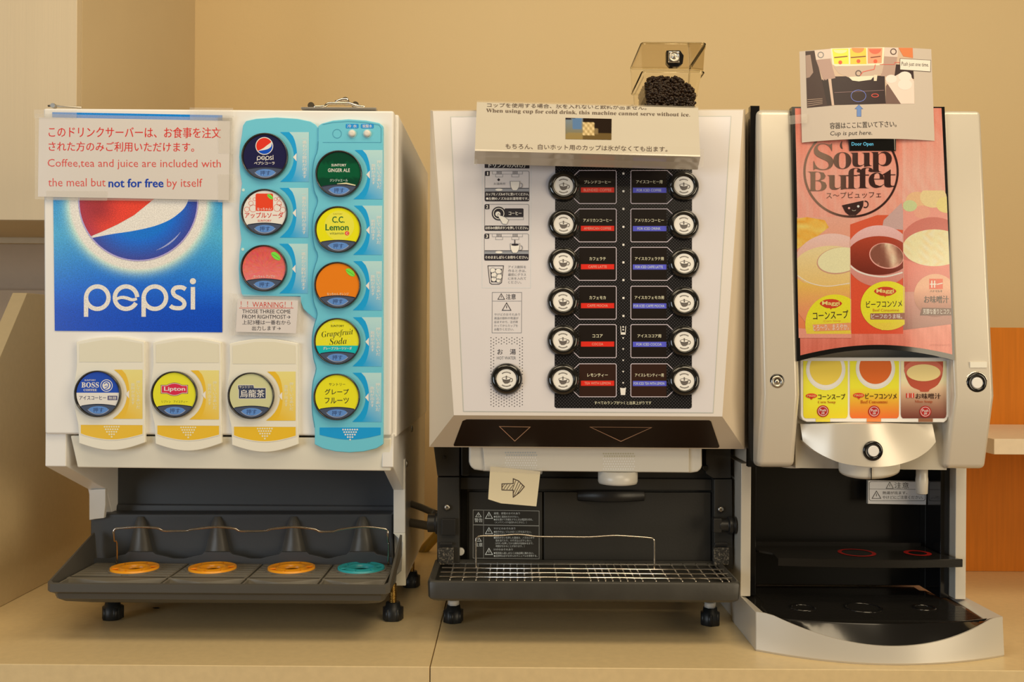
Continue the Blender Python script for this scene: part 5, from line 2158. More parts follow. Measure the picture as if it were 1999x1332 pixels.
s_ = 1.42 / F
ring_button('dispense_button', nc, W(1703.5, 880.5, 1.4195), 19.5 * s_, 10.8 * s_, 'black ringed button with a cream centre', False)
ring_button('push_button', rc, W(1905.5, 747.5, 1.4385), 20 * s_, 11 * s_, 'black ringed button with a cream centre')
b = MB('gloss_black')
c = W(1516.5, 745.5, 1.4385)
b.lathe(c, [(15.5 * s_, 0.004), (15.5 * s_, -0.001), (14 * s_, -0.002), (12.5 * s_, -0.002)], n=36)
lk = b.link('key_lock', lc)
b = MB('steel')
b.lathe((c[0], c[1] - 0.0021, c[2]), [(12.3 * s_, 0.0004), (12.3 * s_, -0.0012), (7.2 * s_, -0.0014), (6.6 * s_, 0.0006), (5 * s_, 0.0006), (4.6 * s_, -0.0012), (1 * s_, -0.0012)], n=32)
b.link('lock_face', lk)
b = MB('cream_plastic')
dm = 1.4405
b.prism_px([(1894, 707), (1927, 707), (1927, 718), (1894, 718)], dm - 0.0028, dm + 0.003)
b.link('blank_sticker', rc, label='blank white sticker')

# white nozzle under the apron
b = MB('spout_white')
vs, fs = [], []
n = 20
for i in range(n + 1):
    a = pi * i / n
    x = 1697 - 60 * cos(a)
    dy = sin(a)
    for (y, k) in ((898, 0), (908, 0), (915 + 14 * dy, 1), (918 + 18 * dy, 1.0), (917 + 17 * dy, 1.4)):
        vs.append(W(x, y, 1.462 - 0.037 * dy + 0.002 * k))
for i in range(n):
    for j in range(4):
        fs.append((i * 5 + j, i * 5 + j + 1, (i + 1) * 5 + j + 1, (i + 1) * 5 + j))
b.add(vs, fs, smooth=True)
lid = [vs[i * 5 + 4] for i in range(n + 1)]
b.add(lid, [tuple(range(n + 1))])
b.link('soup_nozzle', sd)
b = MB('body_black')
b.prism_px([(1700.6, 914), (1702, 914), (1702, 936), (1700.6, 936)], 1.4235, 1.4256)
b.link('nozzle_seam', sd)
# hot water tap
b = MB('spout_white')
c = W(1799.5, 935, 1.50)
b.lathe((c[0], c[1], 0), [(0.0085, 0.262), (0.0085, 0.246), (0.0092, 0.240), (0.0085, 0.2195), (0.0068, 0.2185), (0.0060, 0.221)], n=24, axis='Z')
b.link('hot_water_tap', sd)
b = MB('spout_white')
b.lathe((W(1545, 912, 1.52)[0], 1.52, 0), [(0.020, 0.263), (0.020, 0.2565), (0.015, 0.255)], n=28, axis='Z')
b.link('vent_boss', sd)

# lower housing
sbox('left_post', 'silver_paint', SX0 - 0.007, SX0 + 0.0085, 1.535, 1.86, 0.0535, 0.2585, sd, 0.001)
sbox('right_post', 'silver_paint', SX1 - 0.0155, SX1 + 0.001, 1.525, 1.86, 0.0535, 0.2585, sd, 0.001)
b = MB('panel_black')
b.box(SX0 + 0.009, SX1 - 0.016, 1.625, 1.86, 0.05, 0.2585)
b.box(SX0 + 0.009, SX0 + 0.024, 1.602, 1.6245, 0.05, 0.2585)
b.box(SX1 - 0.030, SX1 - 0.016, 1.602, 1.6245, 0.05, 0.2585)
b.link('rear_lining', sd, bevel=0.001)
sbox('shelf_guide', 'gloss_black', SX0 + 0.0095, SX0 + 0.0215, 1.555, 1.5995, 0.05, 0.2580, sd, 0.001)
sbox('shelf_guide', 'gloss_black', SX1 - 0.030, SX1 - 0.0165, 1.545, 1.5995, 0.05, 0.2580, sd, 0.001)
# caution label on the back panel
DL = 1.593
lw = thing('caution_label', 'silver caution label with black text behind the soup nozzle', 'label', W(1751, 985, DL))
b = MB('silver_dark')
b.prism_px([(1694.6, 938), (1809, 940), (1808, 986), (1694, 984)], DL + 0.003, DL + 0.0095)
b.link('label_plate', lw)
g = MB('printed_ink', DL + 0.0027)
g.poly([(1695, 938.5), (1808.5, 940.5), (1807.5, 985.5), (1694.5, 983.5)], ph(238, 226, 196), l=0)
KK = ph(70, 60, 50)
g.line(rrect(1697, 940.5, 1806, 978, 4), 0.9, KK, l=1, closed=True)
g.line([(1697, 955), (1806, 956)], 0.7, KK, l=1)
tri(g, 1737, 941.5, 954, 14, KK, 1.0, l=2)
g.text('注意', (1746, 942, 1774, 954), KK, off=-0.01, l=2)
tri(g, 1711, 959, 973.5, 17, KK, 1.1, l=2)
g.text('熱湯が出ます。', (1723, 959.5, 1771, 965.5), KK, off=-0.008, l=2)
g.text('やけどにご注意ください。', (1723, 968, 1802, 974.5), KK, off=-0.008, l=2)
g.link('label_print', lw)

# upper cup shelf
b = MB('shelf_black')
z = 0.1197
xl, xr = on_z(1519.5, 1091, z)[0], on_z(1881, 1094, z)[0]
n = 18
fr = [(xl + (xr - xl) * i / n, 1.502 - 0.010 * sin(pi * i / n)) for i in range(n + 1)]
bl_ = [(SX1 - 0.033, 1.545), (SX1 - 0.034, 1.60), (SX0 + 0.026, 1.60), (SX0 + 0.0235, 1.56), (xl + 0.002, 1.54)]
loop = fr + bl_
b.prism([(x, y, z) for x, y in loop], [(x, y, z - 0.003) for x, y in loop])
vs, fs = [], []
for x, y in fr:
    vs += [(x, y - 0.0003, z + 0.0008), (x, y - 0.0018, z), (x, y - 0.0018, z - 0.011), (x, y + 0.001, z - 0.012)]
for i in range(n):
    for k in range(3):
        fs.append((i * 4 + k, i * 4 + k + 1, (i + 1) * 4 + k + 1, (i + 1) * 4 + k))
b.add(vs, fs)
b.box(SX0 + 0.026, SX1 - 0.040, 1.594, 1.600, z, z + 0.006)
cs = b.link('cup_shelf', sd)
cs.data.set_sharp_from_angle(angle=radians(30))
b = MB('printed_ink')
RDR = (0.42, 0.016, 0.012)


def flat_ring(mb, c, r0, r1, z, col, n=44):
    vs = [(c[0] + r * cos(2 * pi * i / n), c[1] + r * sin(2 * pi * i / n), z) for r in (r0, r1) for i in range(n)]
    mb.add(vs, [(i, (i + 1) % n, n + (i + 1) % n, n + i) for i in range(n)], col)


c = on_z(1683, 1086, z)
flat_ring(b, (c[0], 1.545), 0.0225, 0.0285, z + 0.0004, RDR)
c = on_z(1802, 1086, z)
flat_ring(b, (c[0], 1.545), 0.0135, 0.0205, z + 0.0004, RDR)
b.link('ring_marks', cs, label='red ring marks')

# silver base with curved front and black grooved tray
bx0_, bx1_ = 0.3545, 0.7035
n = 32


def yb_(t):   # front edge of the base
    return 1.374 + (0.060 if t < 0 else 0.043) * t * t


def zt_(t):   # swoop of the front's upper edge
    return 0.0255 + 0.0305 * min(1, (abs(t) / 0.90)) ** 2.0


def yt_(t):
    return 1.400 + 0.037 * t * t


b = MB('base_silver')
vs, fs = [], []
for i in range(n + 1):
    t = -1 + 2 * i / n
    x = (bx0_ + bx1_) / 2 + (bx1_ - bx0_) / 2 * t
    xi = (bx0_ + bx1_) / 2 + (bx1_ - bx0_) / 2 * t * 0.995
    ys0 = yb_(t)
    vs += [(x, ys0 + 0.002, 0.0), (x, ys0, 0.003), (xi, ys0 + 0.004, zt_(t)), (xi, ys0 + 0.007, zt_(t)), (xi, ys0 + 0.012, 0.002)]
for i in range(n):
    for k in range(4):
        fs.append((i * 5 + k, i * 5 + k + 1, (i + 1) * 5 + k + 1, (i + 1) * 5 + k))
b.add(vs, fs)
base = b.link('base', sd)
base.data.set_sharp_from_angle(angle=radians(25))
for sgn, xo in ((1, bx0_), (-1, bx1_)):
    b = MB('base_silver')
    w1, w2 = (0.0185, 0.011) if sgn == 1 else (0.021, 0.012)
    yf = yb_(-sgn) + 0.004
    b.prism([(xo, yf, 0.0), (xo + sgn * w1, yf + 0.006, 0.0), (xo + sgn * w1, yf + 0.006, 0.0485), (xo, yf, 0.056)],
            [(xo - sgn * 0.000, 1.60, 0.0), (xo + sgn * w2, 1.60, 0.0), (xo + sgn * w2, 1.60, 0.047), (xo, 1.60, 0.053)])
    b.link('base_side', sd, bevel=0.001)
sbox('base_rear', 'base_silver', bx0_ + 0.004, bx1_ - 0.004, 1.6005, 1.86, 0.0, 0.0395, sd, 0.001)
# black tray
b = MB('gloss_black')
vs, fs = [], []
xa_, xb_ = bx0_ + 0.0115, bx1_ - 0.0125
for i in range(n + 1):
    t = -1 + 2 * i / n
    x = (xa_ + xb_) / 2 + (xb_ - xa_) / 2 * t
    tt = t * 0.95
    yt = yt_(tt)
    vs += [(x, min(yb_(tt) + 0.0075, yt), zt_(tt) - 0.001), (x, yt, 0.0485), (x, yt + 0.001, 0.0500), (x, yt + 0.004, 0.0495)]
for i in range(n):
    for k in range(3):
        fs.append((i * 4 + k, i * 4 + k + 1, (i + 1) * 4 + k + 1, (i + 1) * 4 + k))
b.add(vs, fs, smooth=False)
ap = b.link('tray_front', sd)
ap.data.set_sharp_from_angle(angle=radians(25))
b = MB('shelf_black')
loop = [((xa_ + xb_) / 2 + (xb_ - xa_) / 2 * (-1 + 2 * i / n), yt_((-1 + 2 * i / n) * 0.95) + 0.003) for i in range(n + 1)]
loop = loop + [(SX1 - 0.017, 1.56), (SX1 - 0.030, 1.60), (SX1 - 0.039, 1.6015), (SX1 - 0.039, 1.624), (SX0 + 0.025, 1.624), (SX0 + 0.025, 1.60), (SX0 + 0.0095, 1.56)]
b.prism([(x, y, 0.0478) for x, y in loop], [(x, y, 0.040) for x, y in loop])
bt = b.link('tray_plate', sd)
# ridges of the plate
b = MB('shelf_black')
y = 1.425
while y < 1.57:
    lim = 1.0 if y > 1.44 else sqrt(max(0.01, (y - 1.403) / 0.037))
    xm, hw = (xa_ + xb_) / 2, (xb_ - xa_) / 2 * min(0.93, lim) - (0.008 if y > 1.5 else 0)
    b.box(xm - hw, xm + hw, y, y + 0.0016, 0.0479, 0.0490)
    y += 0.0046
b.link('tray_ridges', bt)
b = MB('gloss_black')
for (px, r) in ((1567, 0.019), (1685, 0.028), (1804, 0.017)):
    c = on_z(px, 1186, 0.0495)
    b.lathe((c[0], c[1], 0), [(r - 0.004, 0.0480), (r - 0.004, 0.0498), (r, 0.0498), (r, 0.0480)], n=40, axis='Z', closed_ends=False)
b.link('cup_rings', bt)

# ---- picture door
def ddoor(x, y):
    t = (vv(x, y) - vv(1700, 209)) / (vv(1700, 700) - vv(1700, 209))
    d = 1.0 / (1 / 1.476 + (1 / 1.4385 - 1 / 1.476) * t)
    xl = 1547 + 10 * t
    xr = 1843 + 20 * t
    u = (x - (xl + xr) / 2) / ((xr - xl) / 2)
    return d - 0.010 * (1 - min(1, u * u))


arch = [(1557 + 306 * t, 696 - 2 * t - 21 * sin(pi * t) ** 0.9 * 1.0 + (0)) for t in [i / 20 for i in range(21)]]
b = MB('gloss_black')
vs, fs = [], []
m = len(arch)
outer = [(1556 + 308 * t, 706 - 2 * t - 22.5 * sin(pi * t) ** 0.9) for t in [i / 20 for i in range(21)]]
for i in range(m):
    t = i / 20
    xt = 1546 + 298 * t
    for (x, y, dd_) in ((xt, 208.5, 0), (outer[i][0] + (xt - outer[i][0]) * 0.5, (208.5 + outer[i][1]) / 2, 0), (outer[i][0], outer[i][1], 0)):
        q = W(x, y, ddoor(x, y))
        vs.append(q)
    q = vs[-1]
    vs.append((q[0], q[1] + 0.016, q[2]))
    q = vs[-4]
    vs.append((q[0], q[1] + 0.014, q[2]))
for i in range(m - 1):
    for (a, c_) in ((0, 1), (1, 2), (2, 3), (4, 0)):
        fs.append((i * 5 + a, i * 5 + c_, (i + 1) * 5 + c_, (i + 1) * 5 + a))
fs.append((0, 1, 2, 3, 4))
fs.append(tuple((m - 1) * 5 + k for k in (4, 3, 2, 1, 0)))
b.add(vs, fs)
dr = b.link('picture_door', sd)
dr.data.set_sharp_from_angle(angle=radians(30))
g = MB('printed_door', ddoor, strip=7, step=0.00006)
PK1, PK2 = (222, 128, 98), (214, 108, 80)


def wood(x, y):
    c = mixc((218, 104, 76), (226, 146, 120), (y - 215) / 120.0) if y < 335 else mixc((226, 146, 120), (208, 104, 80), (y - 560) / 120.0)
    if x > 1762 and y < 500:
        c = mixc(c, (232, 176, 152), 0.35)
    n = sin(x * 1.9 + sin(y * 0.05) * 2) * 4 + sin(x * 0.7 + y * 0.01) * 3 
    return ph(*[max(0, min(255, q + n)) for q in c])


nx, ny = 100, 70
vs, cs_ = [], []
for j in range(ny + 1):
    for i in range(nx + 1):
        t = i / nx
        xt, yt = 1549.5 + (1841.5 - 1549.5) * t, 211.5 - 0.5 * t
        xb2, yb2 = 1559.5 + (1861 - 1559.5) * t, 695 - 2 * t - 20.5 * sin(pi * t) ** 0.9
        s2 = j / ny
        x, y = xt + (xb2 - xt) * s2, yt + (yb2 - yt) * s2
        vs.append(g.P(x, y, 1))
        cs_.append(wood(x, y))
g.add(vs, [(j * (nx + 1) + i, j * (nx + 1) + i + 1, (j + 1) * (nx + 1) + i + 1, (j + 1) * (nx + 1) + i) for j in range(ny) for i in range(nx)], cs_)


def strip_poly(pts, col, l, x0, x1, y0=395, y1=652):
    q = clip_rect(pts, x0, y0, x1, y1)
    if len(q) > 2:
        q = clip_half(q, 1, -20 / 491, 1841 - 209 * 20 / 491)
    if len(q) > 2:
        q = clip_half(q, -1, 10 / 491, -(1550 - 209 * 10 / 491))
    if len(q) > 2:
        if callable(col):
            speckle_poly(g, q, col, l, 9)
        else:
            g.poly(q, col, l)


def noisy(c, a=5, c2=None, y0=0, y1=1):
    def f(x, y):
        cc = mixc(c, c2, (y - y0) / (y1 - y0)) if c2 else c
        return ph(*cc)
    return f


# strip 1: corn soup
S1, S2, S3 = (1556, 1659.5), (1659.5, 1763), (1763, 1859)
strip_poly([(1550, 424), (1662, 424), (1662, 660), (1550, 660)], noisy((216, 150, 122), 4, (224, 120, 70), 430, 640), 2, *S1, 424, 648)
cornc = lambda x, y: ph(*mixc((214, 140, 40), (240, 190, 96), 0.5 + 0.5 * sin(x * 1.1 + y * 0.6) * sin(x * 0.4 - y * 1.0)))
strip_poly([(1550, 428), (1575, 424), (1610, 430), (1618, 444), (1595, 462), (1560, 484), (1550, 490)], cornc, 3, *S1)
strip_poly(circ(1625, 530, 80, 74, n=50), noisy((226, 176, 156), 3, (222, 150, 110), 460, 560), 4, *S1)
strip_poly(circ(1622, 522, 72, 42, n=40), noisy((238, 190, 130), 3, (238, 176, 100), 490, 560), 5, *S1)
strip_poly([(1550, 540), (1570, 552), (1600, 559), (1662, 556), (1662, 620), (1580, 640), (1550, 600)], noisy((236, 176, 76), 3, (222, 130, 90), 545, 620), 5.5, *S1)
g.line(clip_circle(smooth([(1557, 538), (1580, 552), (1615, 559), (1659, 553)], 5), 1600, 500, 500, 8)[:0] or smooth([(1557, 538), (1580, 552), (1615, 559), (1658.5, 553)], 5), 1.5, ph(236, 200, 176), l=6)
strip_poly(circ(1638, 509, 44, 26, n=36, rot=-0.15), ph(196, 140, 110), 6, *S1)
strip_poly(circ(1639, 508, 43, 24.6, n=36, rot=-0.15), noisy((240, 204, 150), 3), 7, *S1)
# strip 2: consomme
strip_poly([(1655, 440), (1770, 400), (1770, 660), (1655, 660)], noisy((206, 84, 52), 5, (214, 74, 44), 430, 640), 2, S2[0], S2[1], 420, 652)
strip_poly([(1760, 396), (1725, 430), (1722, 445), (1770, 450)], noisy((190, 150, 136), 4), 3, *S2)
strip_poly(circ(1716, 500, 66, 60, n=50), noisy((220, 170, 158), 3, (200, 120, 100), 440, 560), 4, *S2)
strip_poly(circ(1716, 499, 62, 38, n=40), noisy((168, 62, 38), 5, (112, 40, 28), 465, 530), 5, *S2)
g.line(smooth([(1660, 519), (1675, 530), (1700, 538), (1730, 540), (1762, 532)], 5), 3.0, ph(232, 200, 182), l=6)
strip_poly(circ(1730.5, 499.5, 34, 25, n=36, rot=0.2), ph(220, 150, 130), 6, *S2)
strip_poly(circ(1731, 499, 32.4, 23.4, n=36, rot=0.2), lambda x, y: ph(*mixc((130, 74, 56), (236, 190, 150), math.exp(-((x - 1742 - (y - 500) * 0.3) / 9.0) ** 2) + 0.3 * ((x + y) % 9 < 3))), 7, *S2)
# strip 3: miso soup
strip_poly([(1760, 395), (1865, 395), (1865, 620), (1760, 620)], noisy((222, 142, 120), 4, (196, 96, 80), 440, 620), 2, *S3)
for (x, y, r, c_) in ((1790, 392, 22, (226, 170, 120)), (1822, 385, 26, (232, 190, 130)), (1848, 400, 20, (226, 196, 120)), (1800, 414, 16, (228, 150, 120)), (1776, 402, 14, (190, 190, 130))):
    strip_poly(circ(x, y, r, r * 0.8, n=24), noisy(c_, 5), 2.6 + x * 0.0123 % 1, S3[0], 1856, 372, 440)
strip_poly(circ(1822, 486, 68, 62, n=48), noisy((196, 106, 88), 4), 4, *S3)
strip_poly(circ(1824, 484, 62, 36, n=40), lambda x, y: ph(*mixc((226, 190, 130), (238, 214, 164), 0.5 + 0.5 * sin(x * .3) * sin(y * .37 + x * .1))), 5, *S3)
strip_poly([(1760, 505), (1790, 515), (1826, 519), (1865, 512), (1865, 620), (1760, 620)], noisy((216, 120, 100), 4, (176, 90, 76), 520, 620), 4.5, *S3)
strip_poly([(1760, 570), (1865, 570), (1865, 632), (1760, 645)], noisy((196, 130, 110), 4, (150, 96, 80), 580, 640), 5, *S3)
strip_poly([(1550, 640), (1662, 650), (1662, 660), (1550, 660)], ph(230, 140, 112), 7.5, 1556, 1663, 600, 662)
# round badges
YB, YB2 = (236, 210, 40), (238, 186, 60)
strip_poly(circ(1630, 634, 58, 59, n=44), noisy(YB, 2, YB2, 610, 650), 8, 1560, 1661.5, 560, 652)
strip_poly(circ(1732, 597, 52, 48, n=44) , noisy(YB, 2, YB2, 600, 645), 8, 1670, 1766, 540, 660)
strip_poly([(1700, 632), (1722, 645), (1734, 643), (1740, 630)], ph(*YB2), 8.4, 1670, 1766, 540, 660)
strip_poly(circ(1826, 577, 42, 42, n=40), noisy((228, 160, 120), 3, (140, 82, 66), 560, 615), 8, 1770, 1857, 530, 624)
for (cx, cy) in ((1622, 593), (1728, 569)):
    g.poly(smooth([(cx - 22, cy), (cx - 10, cy - 8), (cx + 10, cy - 8), (cx + 22, cy), (cx + 10, cy + 8), (cx + 2, cy + 9), (cx, cy + 12), (cx - 2, cy + 9), (cx - 10, cy + 8)], 3, True), ph(196, 60, 36), 10)
    g.text('Maggi', (cx - 17, cy - 5, cx + 17, cy + 5), ph(244, 196, 110), off=0.03, l=11)
T1 = ph(60, 44, 36)
g.text('コーンスープ', (1587, 607, 1656, 623), T1, off=0.012, l=11, rot=-0.05)
g.text('Corn Soup', (1608, 624.5, 1641, 630), ph(226, 130, 60), off=-0.01, l=11, rot=-0.03)
strip_poly([(1586, 634), (1662, 630), (1662, 645), (1590, 647)], ph(224, 140, 90), 10, 1586, 1661.5, 600, 660)
g.text('とろ～り、まろやか。', (1587, 633, 1657, 645), ph(250, 226, 196), off=0.0, l=11, rot=-0.03)
g.text('ビーフコンソメ', (1691, 587, 1761, 600), T1, off=0.012, l=11, rot=-0.03)
g.text('Beef Consommé', (1704, 603, 1755, 608.5), ph(190, 100, 40), off=0.0, l=11)
strip_poly([(1699, 612), (1766, 611), (1766, 624), (1699, 624)], ph(150, 96, 76), 10, 1670, 1767, 540, 660)
g.text('ビーフのうま味。', (1701, 613, 1761, 622.5), ph(244, 230, 214), off=0.01, l=11)
for q_ in (0, 1):
    g.rect(1814 + 13.5 * q_, 544.5, 1827 + 13.5 * q_, 564.5, ph(214, 84, 56), 10)
g.line([(1819, 548), (1819, 562)], 2.2, ph(240, 214, 190), 11)
g.line([(1824.5, 548), (1824.5, 562)], 2.2, ph(240, 214, 190), 11)
g.line([(1815, 555), (1828, 555)], 2.0, ph(240, 214, 190), 11)
g.line([(1829, 555.5), (1840, 553)], 2.0, ph(240, 214, 190), 11)
g.text('ハナマルキ', (1815.5, 566.5, 1839.5, 571), T1, off=0.03, l=11)
g.text('お味噌汁', (1804, 577.5, 1852, 592), T1, off=0.025, l=11)
strip_poly([(1800, 601), (1860, 602), (1860, 616), (1796, 616)], ph(96, 58, 44), 10, 1770, 1859, 540, 660)
g.text('芳醇な香りとコク。', (1802, 603, 1856, 613.5), ph(236, 220, 206), off=0.0, l=11)
g.text('※イラストはイメージです', (1815, 672, 1856, 676), ph(150, 70, 50), off=-0.02, l=11)

# logo
BK = ph(74, 48, 40)
INK = lambda x, y: ph(*mixc((128, 96, 74), (52, 26, 22), (x - 1610) / 70.0))


def arcline(cx, cy, rx, ry, a0, a1, w, l, n=60):
    pts = circ(cx, cy, rx, ry, n=n, a0=a0, a1=a1)
    for i in range(len(pts) - 1):
        g.line([pts[i], pts[i + 1]], w, INK(*pts[i]), l)


arcline(1661.5, 335, 91, 88, -50, 222, 4.0, 9)
arcline(1661.5, 335, 91, 88, 222, 243, 2.4, 9)


def ink_text(s, box, off, rot=0.0):
    """lettering whose ink goes from grey-brown to black along the word"""
    g.text(s, box, INK, off=off, l=10, rot=rot)


ink_text(serif('S'), (1588, 280, 1627, 332), -0.009)
ink_text(serif('o'), (1627, 297, 1662, 330), -0.009)
ink_text(serif('u'), (1660, 298, 1702, 326), -0.009)
ink_text(serif('p'), (1700, 296, 1741, 336), -0.009)
ink_text(serif('B'), (1577, 335, 1614, 373), -0.009)
ink_text(serif('u'), (1615, 342, 1656, 370.5), -0.009)
ink_text(serif('f'), (1652, 328, 1681, 368.5), -0.009)
ink_text(serif('f'), (1674, 327, 1704, 367.5), -0.009)
ink_text(serif('e'), (1696, 337, 1726, 367), -0.009)
ink_text(serif('t'), (1722, 331, 1750, 366), -0.009)
ink_text('ス～プビュッフェ', (1613, 374.5, 1720, 387), -0.004, rot=-0.02)
g.poly(smooth([(1644, 275), (1640, 282), (1641, 288), (1645, 291), (1644, 286), (1643.5, 281)], 3, True), BK, 10)
CUPC = ph(56, 32, 28)
g.poly([(1643.5, 401), (1686, 391.5), (1685, 402), (1680, 412), (1671, 420), (1658, 420.5), (1650, 414)], CUPC, 10)
g.line(circ(1689.5, 399, 5.2, 6.2, n=16, a0=-110, a1=130), 2.2, CUPC, 10)
g.poly(circ(1657.5, 406.5, 2.2, n=12), ph(222, 150, 132), 11)
g.poly(circ(1675.5, 403, 2.4, n=12), ph(206, 196, 180), 11)
g.line(circ(1667, 409, 4, 2.6, n=8, a0=20, a1=160), 0.8, ph(190, 176, 150), 11)
# decorative edge between the photo strips
for x in (1659.6, 1763):
    g.line([(x, 452 if x > 1700 else 470), (x + 1.5, 650 if x < 1700 else 626)], 1.0, ph(226, 160, 130), 9)
g.link('picture_print', dr)
# display
b = MB('gloss_black')
b.prism_px([(1656.5, 266), (1749.5, 266), (1749.5, 294.5), (1658.5, 294.5)], 1.4583, 1.4625)
ds = b.link('display', sd, bevel=0.0006, label='black display reading Door Open in cyan')
b = MB('display_cyan', 1.4582)
b.text('Door Open', (1662.5, 277.5, 1705, 286.5), None, off=0.012, l=1)
b.link('display_text', ds)
b = MB('steel')
b.prism_px([(1745.5, 270), (1746.8, 270), (1747.5, 293), (1746.2, 293)], 1.4579, 1.4582)
b.link('display_edge', ds)

# ---- curved paper sign on the soup machine
cs2 = thing('paper_sign', 'white paper sign with a photo and blue arrow on top of the soup machine', 'sign', W(1692, 272, 1.45))


def dsheet(x, y):
    u = (x - 1692) / 131.0
    t = (vv(x, y) - vv(1700, 209)) / (vv(1700, 700) - vv(1700, 209))
    return 1.0 / (1 / 1.476 + (1 / 1.4385 - 1 / 1.476) * t) - 0.0035 - 0.0120 * (1 - u * u)


def wy(x):
    u = (x - 1700) / 131.0
    return -6.0 * (1 - u * u)


sh = MB('printed_paper', dsheet, strip=0, step=0.0001)


def warp(x, y):
    return (x, y + wy(x) - (x - 1692) * 0.010)


nx, ny = 24, 10
vs, fs = [], []
for j in range(ny + 1):
    for i in range(nx + 1):
        s, t = i / nx, j / ny
        x = (1560.5 + 257.5 * s) * (1 - t) + (1565.5 + 259 * s) * t
        y = 98.5 * (1 - t) + 277 * t
        x, y = warp(x, y)
        vs.append(sh.P(x, y, 0))
sh.add(vs, [(j * (nx + 1) + i, j * (nx + 1) + i + 1, (j + 1) * (nx + 1) + i + 1, (j + 1) * (nx + 1) + i) for j in range(ny) for i in range(nx)], ph(186, 163, 136))
sheet = sh.link('sheet', cs2)
ph_ = MB('printed_ink', dsheet, strip=7, step=0.00006)


def c4(x, y):
    return (1530 + x / 6.342, 80 + y / 6.342)


def pic(pts, col, l):
    ph_.poly([c4(*q) for q in pts], col, l)


pic([(268, 128), (380, 120), (600, 95), (900, 78), (1240, 78), (1596, 85), (1620, 778), (1200, 782), (900, 785), (600, 800), (288, 830)], ph(196, 160, 124), 1)
pic([(268, 128), (382, 120), (470, 480), (620, 780), (600, 800), (288, 830)], ph(58, 36, 30), 2)
pic([(270, 180), (330, 170), (365, 390), (320, 450), (280, 460)], ph(150, 118, 96), 3)
for k in range(4):
    pic([(292, 725 + k * 26), (480, 712 + k * 20), (480, 717 + k * 20), (292, 731 + k * 26)], ph(176, 140, 110), 3)
pic([(470, 480), (560, 470), (620, 780), (540, 795)], ph(40, 24, 22), 3)
pic([(585, 440), (1250, 430), (1262, 778), (620, 795)], ph(44, 26, 26), 2)
pic([(550, 470), (585, 468), (625, 795), (595, 798)], ph(196, 160, 130), 4)
pic([(380, 118), (585, 96), (600, 215), (400, 235)], ph(206, 178, 150), 3)
pic([(400, 235), (575, 220), (640, 460), (490, 490)], ph(168, 130, 108), 3)
pic([(1240, 80), (1420, 82), (1410, 200), (1245, 190)], ph(206, 178, 150), 3)
pic([(1245, 190), (1405, 200), (1370, 440), (1200, 435)], ph(170, 134, 110), 3)
pic([(580, 92), (1245, 78), (1235, 280), (1180, 300), (640, 315), (600, 290)], ph(226, 206, 160), 4)
pic([(600, 100), (800, 95), (805, 285), (625, 285)], ph(240, 206, 60), 5)
pic([(820, 95), (1020, 88), (1025, 285), (825, 288)], ph(238, 180, 60), 5)
pic([(1038, 85), (1222, 85), (1212, 275), (1040, 280)], ph(222, 140, 96), 5)
ph_.poly([c4(700 + 85 * cos(a), 110 + 45 * abs(sin(a))) for a in [pi * i / 14 for i in range(15)]], ph(240, 214, 130), 6)
ph_.poly([c4(918 + 78 * cos(a), 86 + 62 * sin(a)) for a in [pi * i / 14 for i in range(15)]], ph(216, 130, 66), 6)
ph_.poly([c4(1130 + 75 * cos(a), 100 + 62 * sin(a)) for a in [pi * i / 14 for i in range(15)]], ph(206, 96, 66), 6)
for (x, y) in ((700, 265), (925, 250), (1135, 252)):
    ph_.poly(circ(*c4(x, y), 3.8, n=14), ph(214, 84, 50), 7)
for (x0, x1) in ((625, 790), (830, 1015), (1075, 1200)):
    ph_.line([c4(x0, 205), c4(x1, 190)], 2.0, ph(120, 60, 40), 7)
pic([(620, 320), (1240, 285), (1215, 400), (1100, 455), (900, 480), (800, 450), (680, 400)], ph(188, 156, 126), 3.5)
pic([(800, 445), (1120, 430), (1080, 480), (930, 500), (850, 490)], ph(230, 200, 160), 5)
pic([(1115, 420), (1160, 420), (1150, 495), (1115, 495)], ph(214, 190, 150), 6)
ph_.ring(*c4(458, 172), 5.4, 1.5, ph(120, 110, 100), 6, n=20)
ph_.ring(*c4(1358, 132), 5.4, 1.9, ph(92, 66, 54), 6, n=20)
ph_.ring(*c4(925, 400), 5.2, 2.0, ph(96, 78, 66), 7, n=20)
ph_.line([c4(1135, 290), c4(1120, 350), c4(980, 382), c4(945, 430)], 1.2, ph(216, 80, 60), 8)
ph_.line([c4(1440, 265), c4(1375, 265), c4(1370, 290), c4(1190, 290)], 0.8, ph(216, 80, 60), 8)
ph_.line([c4(625, 640), c4(1240, 610)], 1.0, ph(130, 96, 86), 6)
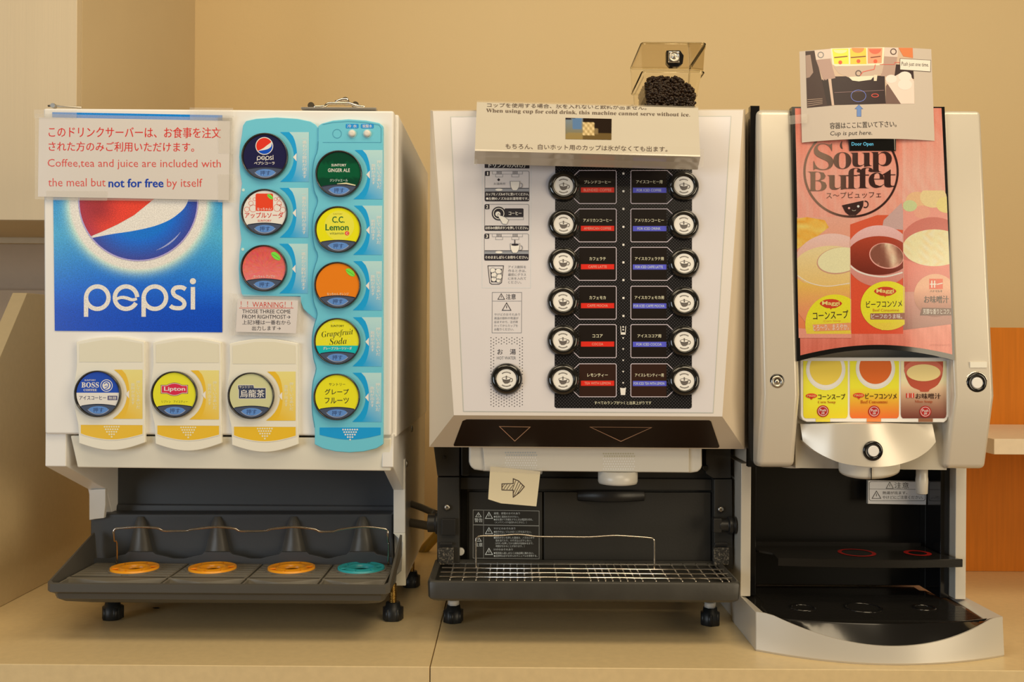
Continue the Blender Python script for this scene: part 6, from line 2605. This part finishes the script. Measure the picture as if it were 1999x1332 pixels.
ph_.line([c4(925 + 92 * cos(a), 680 + 72 * sin(a)) for a in [2 * pi * i / 28 for i in range(28)]], 0.9, ph(110, 120, 180), 7, closed=True)
ph_.line([c4(1130 + 42 * cos(a), 675 + 20 * sin(a)) for a in [2 * pi * i / 20 for i in range(20)]], 1.5, ph(196, 70, 54), 7, closed=True)
pic([(1420, 84), (1596, 86), (1600, 210), (1480, 190)], ph(206, 112, 60), 5)
pic([(1390, 290), (1600, 300), (1612, 470), (1370, 440)], ph(48, 28, 26), 4)
pic([(1260, 500), (1440, 400), (1560, 410), (1612, 500), (1618, 778), (1440, 778)], ph(220, 188, 160), 5)
pic([(1265, 560), (1285, 530), (1450, 778), (1262, 778)], ph(110, 80, 66), 6)
for (x, y, r) in ((1330, 470, 11), (1500, 440, 13), (1500, 540, 14)):
    ph_.poly(circ(*c4(x, y), r, r * 0.75, n=20), ph(226, 198, 172), 6 + x / 2000 + y / 900)
pic([(1440, 218), (1820, 238), (1816, 380), (1440, 355)], ph(224, 200, 170), 7)
ph_.line([c4(1440, 218), c4(1820, 238), c4(1816, 380), c4(1440, 355)], 0.8, ph(80, 60, 50), 8, closed=True)
ph_.text('Push just one time.', (1760, 121.5, 1813, 131.5), ph(50, 40, 36), off=0.0, l=9, rot=0.04)
ph_.poly([c4(*q) for q in [(930, 790), (980, 842), (958, 842), (958, 935), (906, 935), (906, 842), (880, 842)]], ph(98, 122, 158), 2)
ph_.line([c4(*q) for q in [(930, 790), (980, 842), (958, 842), (958, 935), (906, 935), (906, 842), (880, 842)]], 0.6, ph(60, 80, 120), 3, closed=True)
ph_.text('容器はここに置いて下さい。', (1620, 237.5, 1750, 250), ph(40, 30, 28), off=0.016, l=2, rot=-0.03)
ph_.text('Cup is put here.', (1620.5, 255.5, 1703, 266.5), ph(40, 30, 28), off=0.004, l=2, rot=-0.02, shear=0.15)
ph_.link('sheet_print', cs2)
for pts in ([(1540, 226), (1575, 222), (1576, 240), (1541, 243)], ):
    b = MB('clear_film')
    b.prism_px(pts, 1.4640, 1.4644)
    b.link('clear_tape', cs2)

for o in bpy.data.objects:
    if '_w' in o:
        del o['_w']
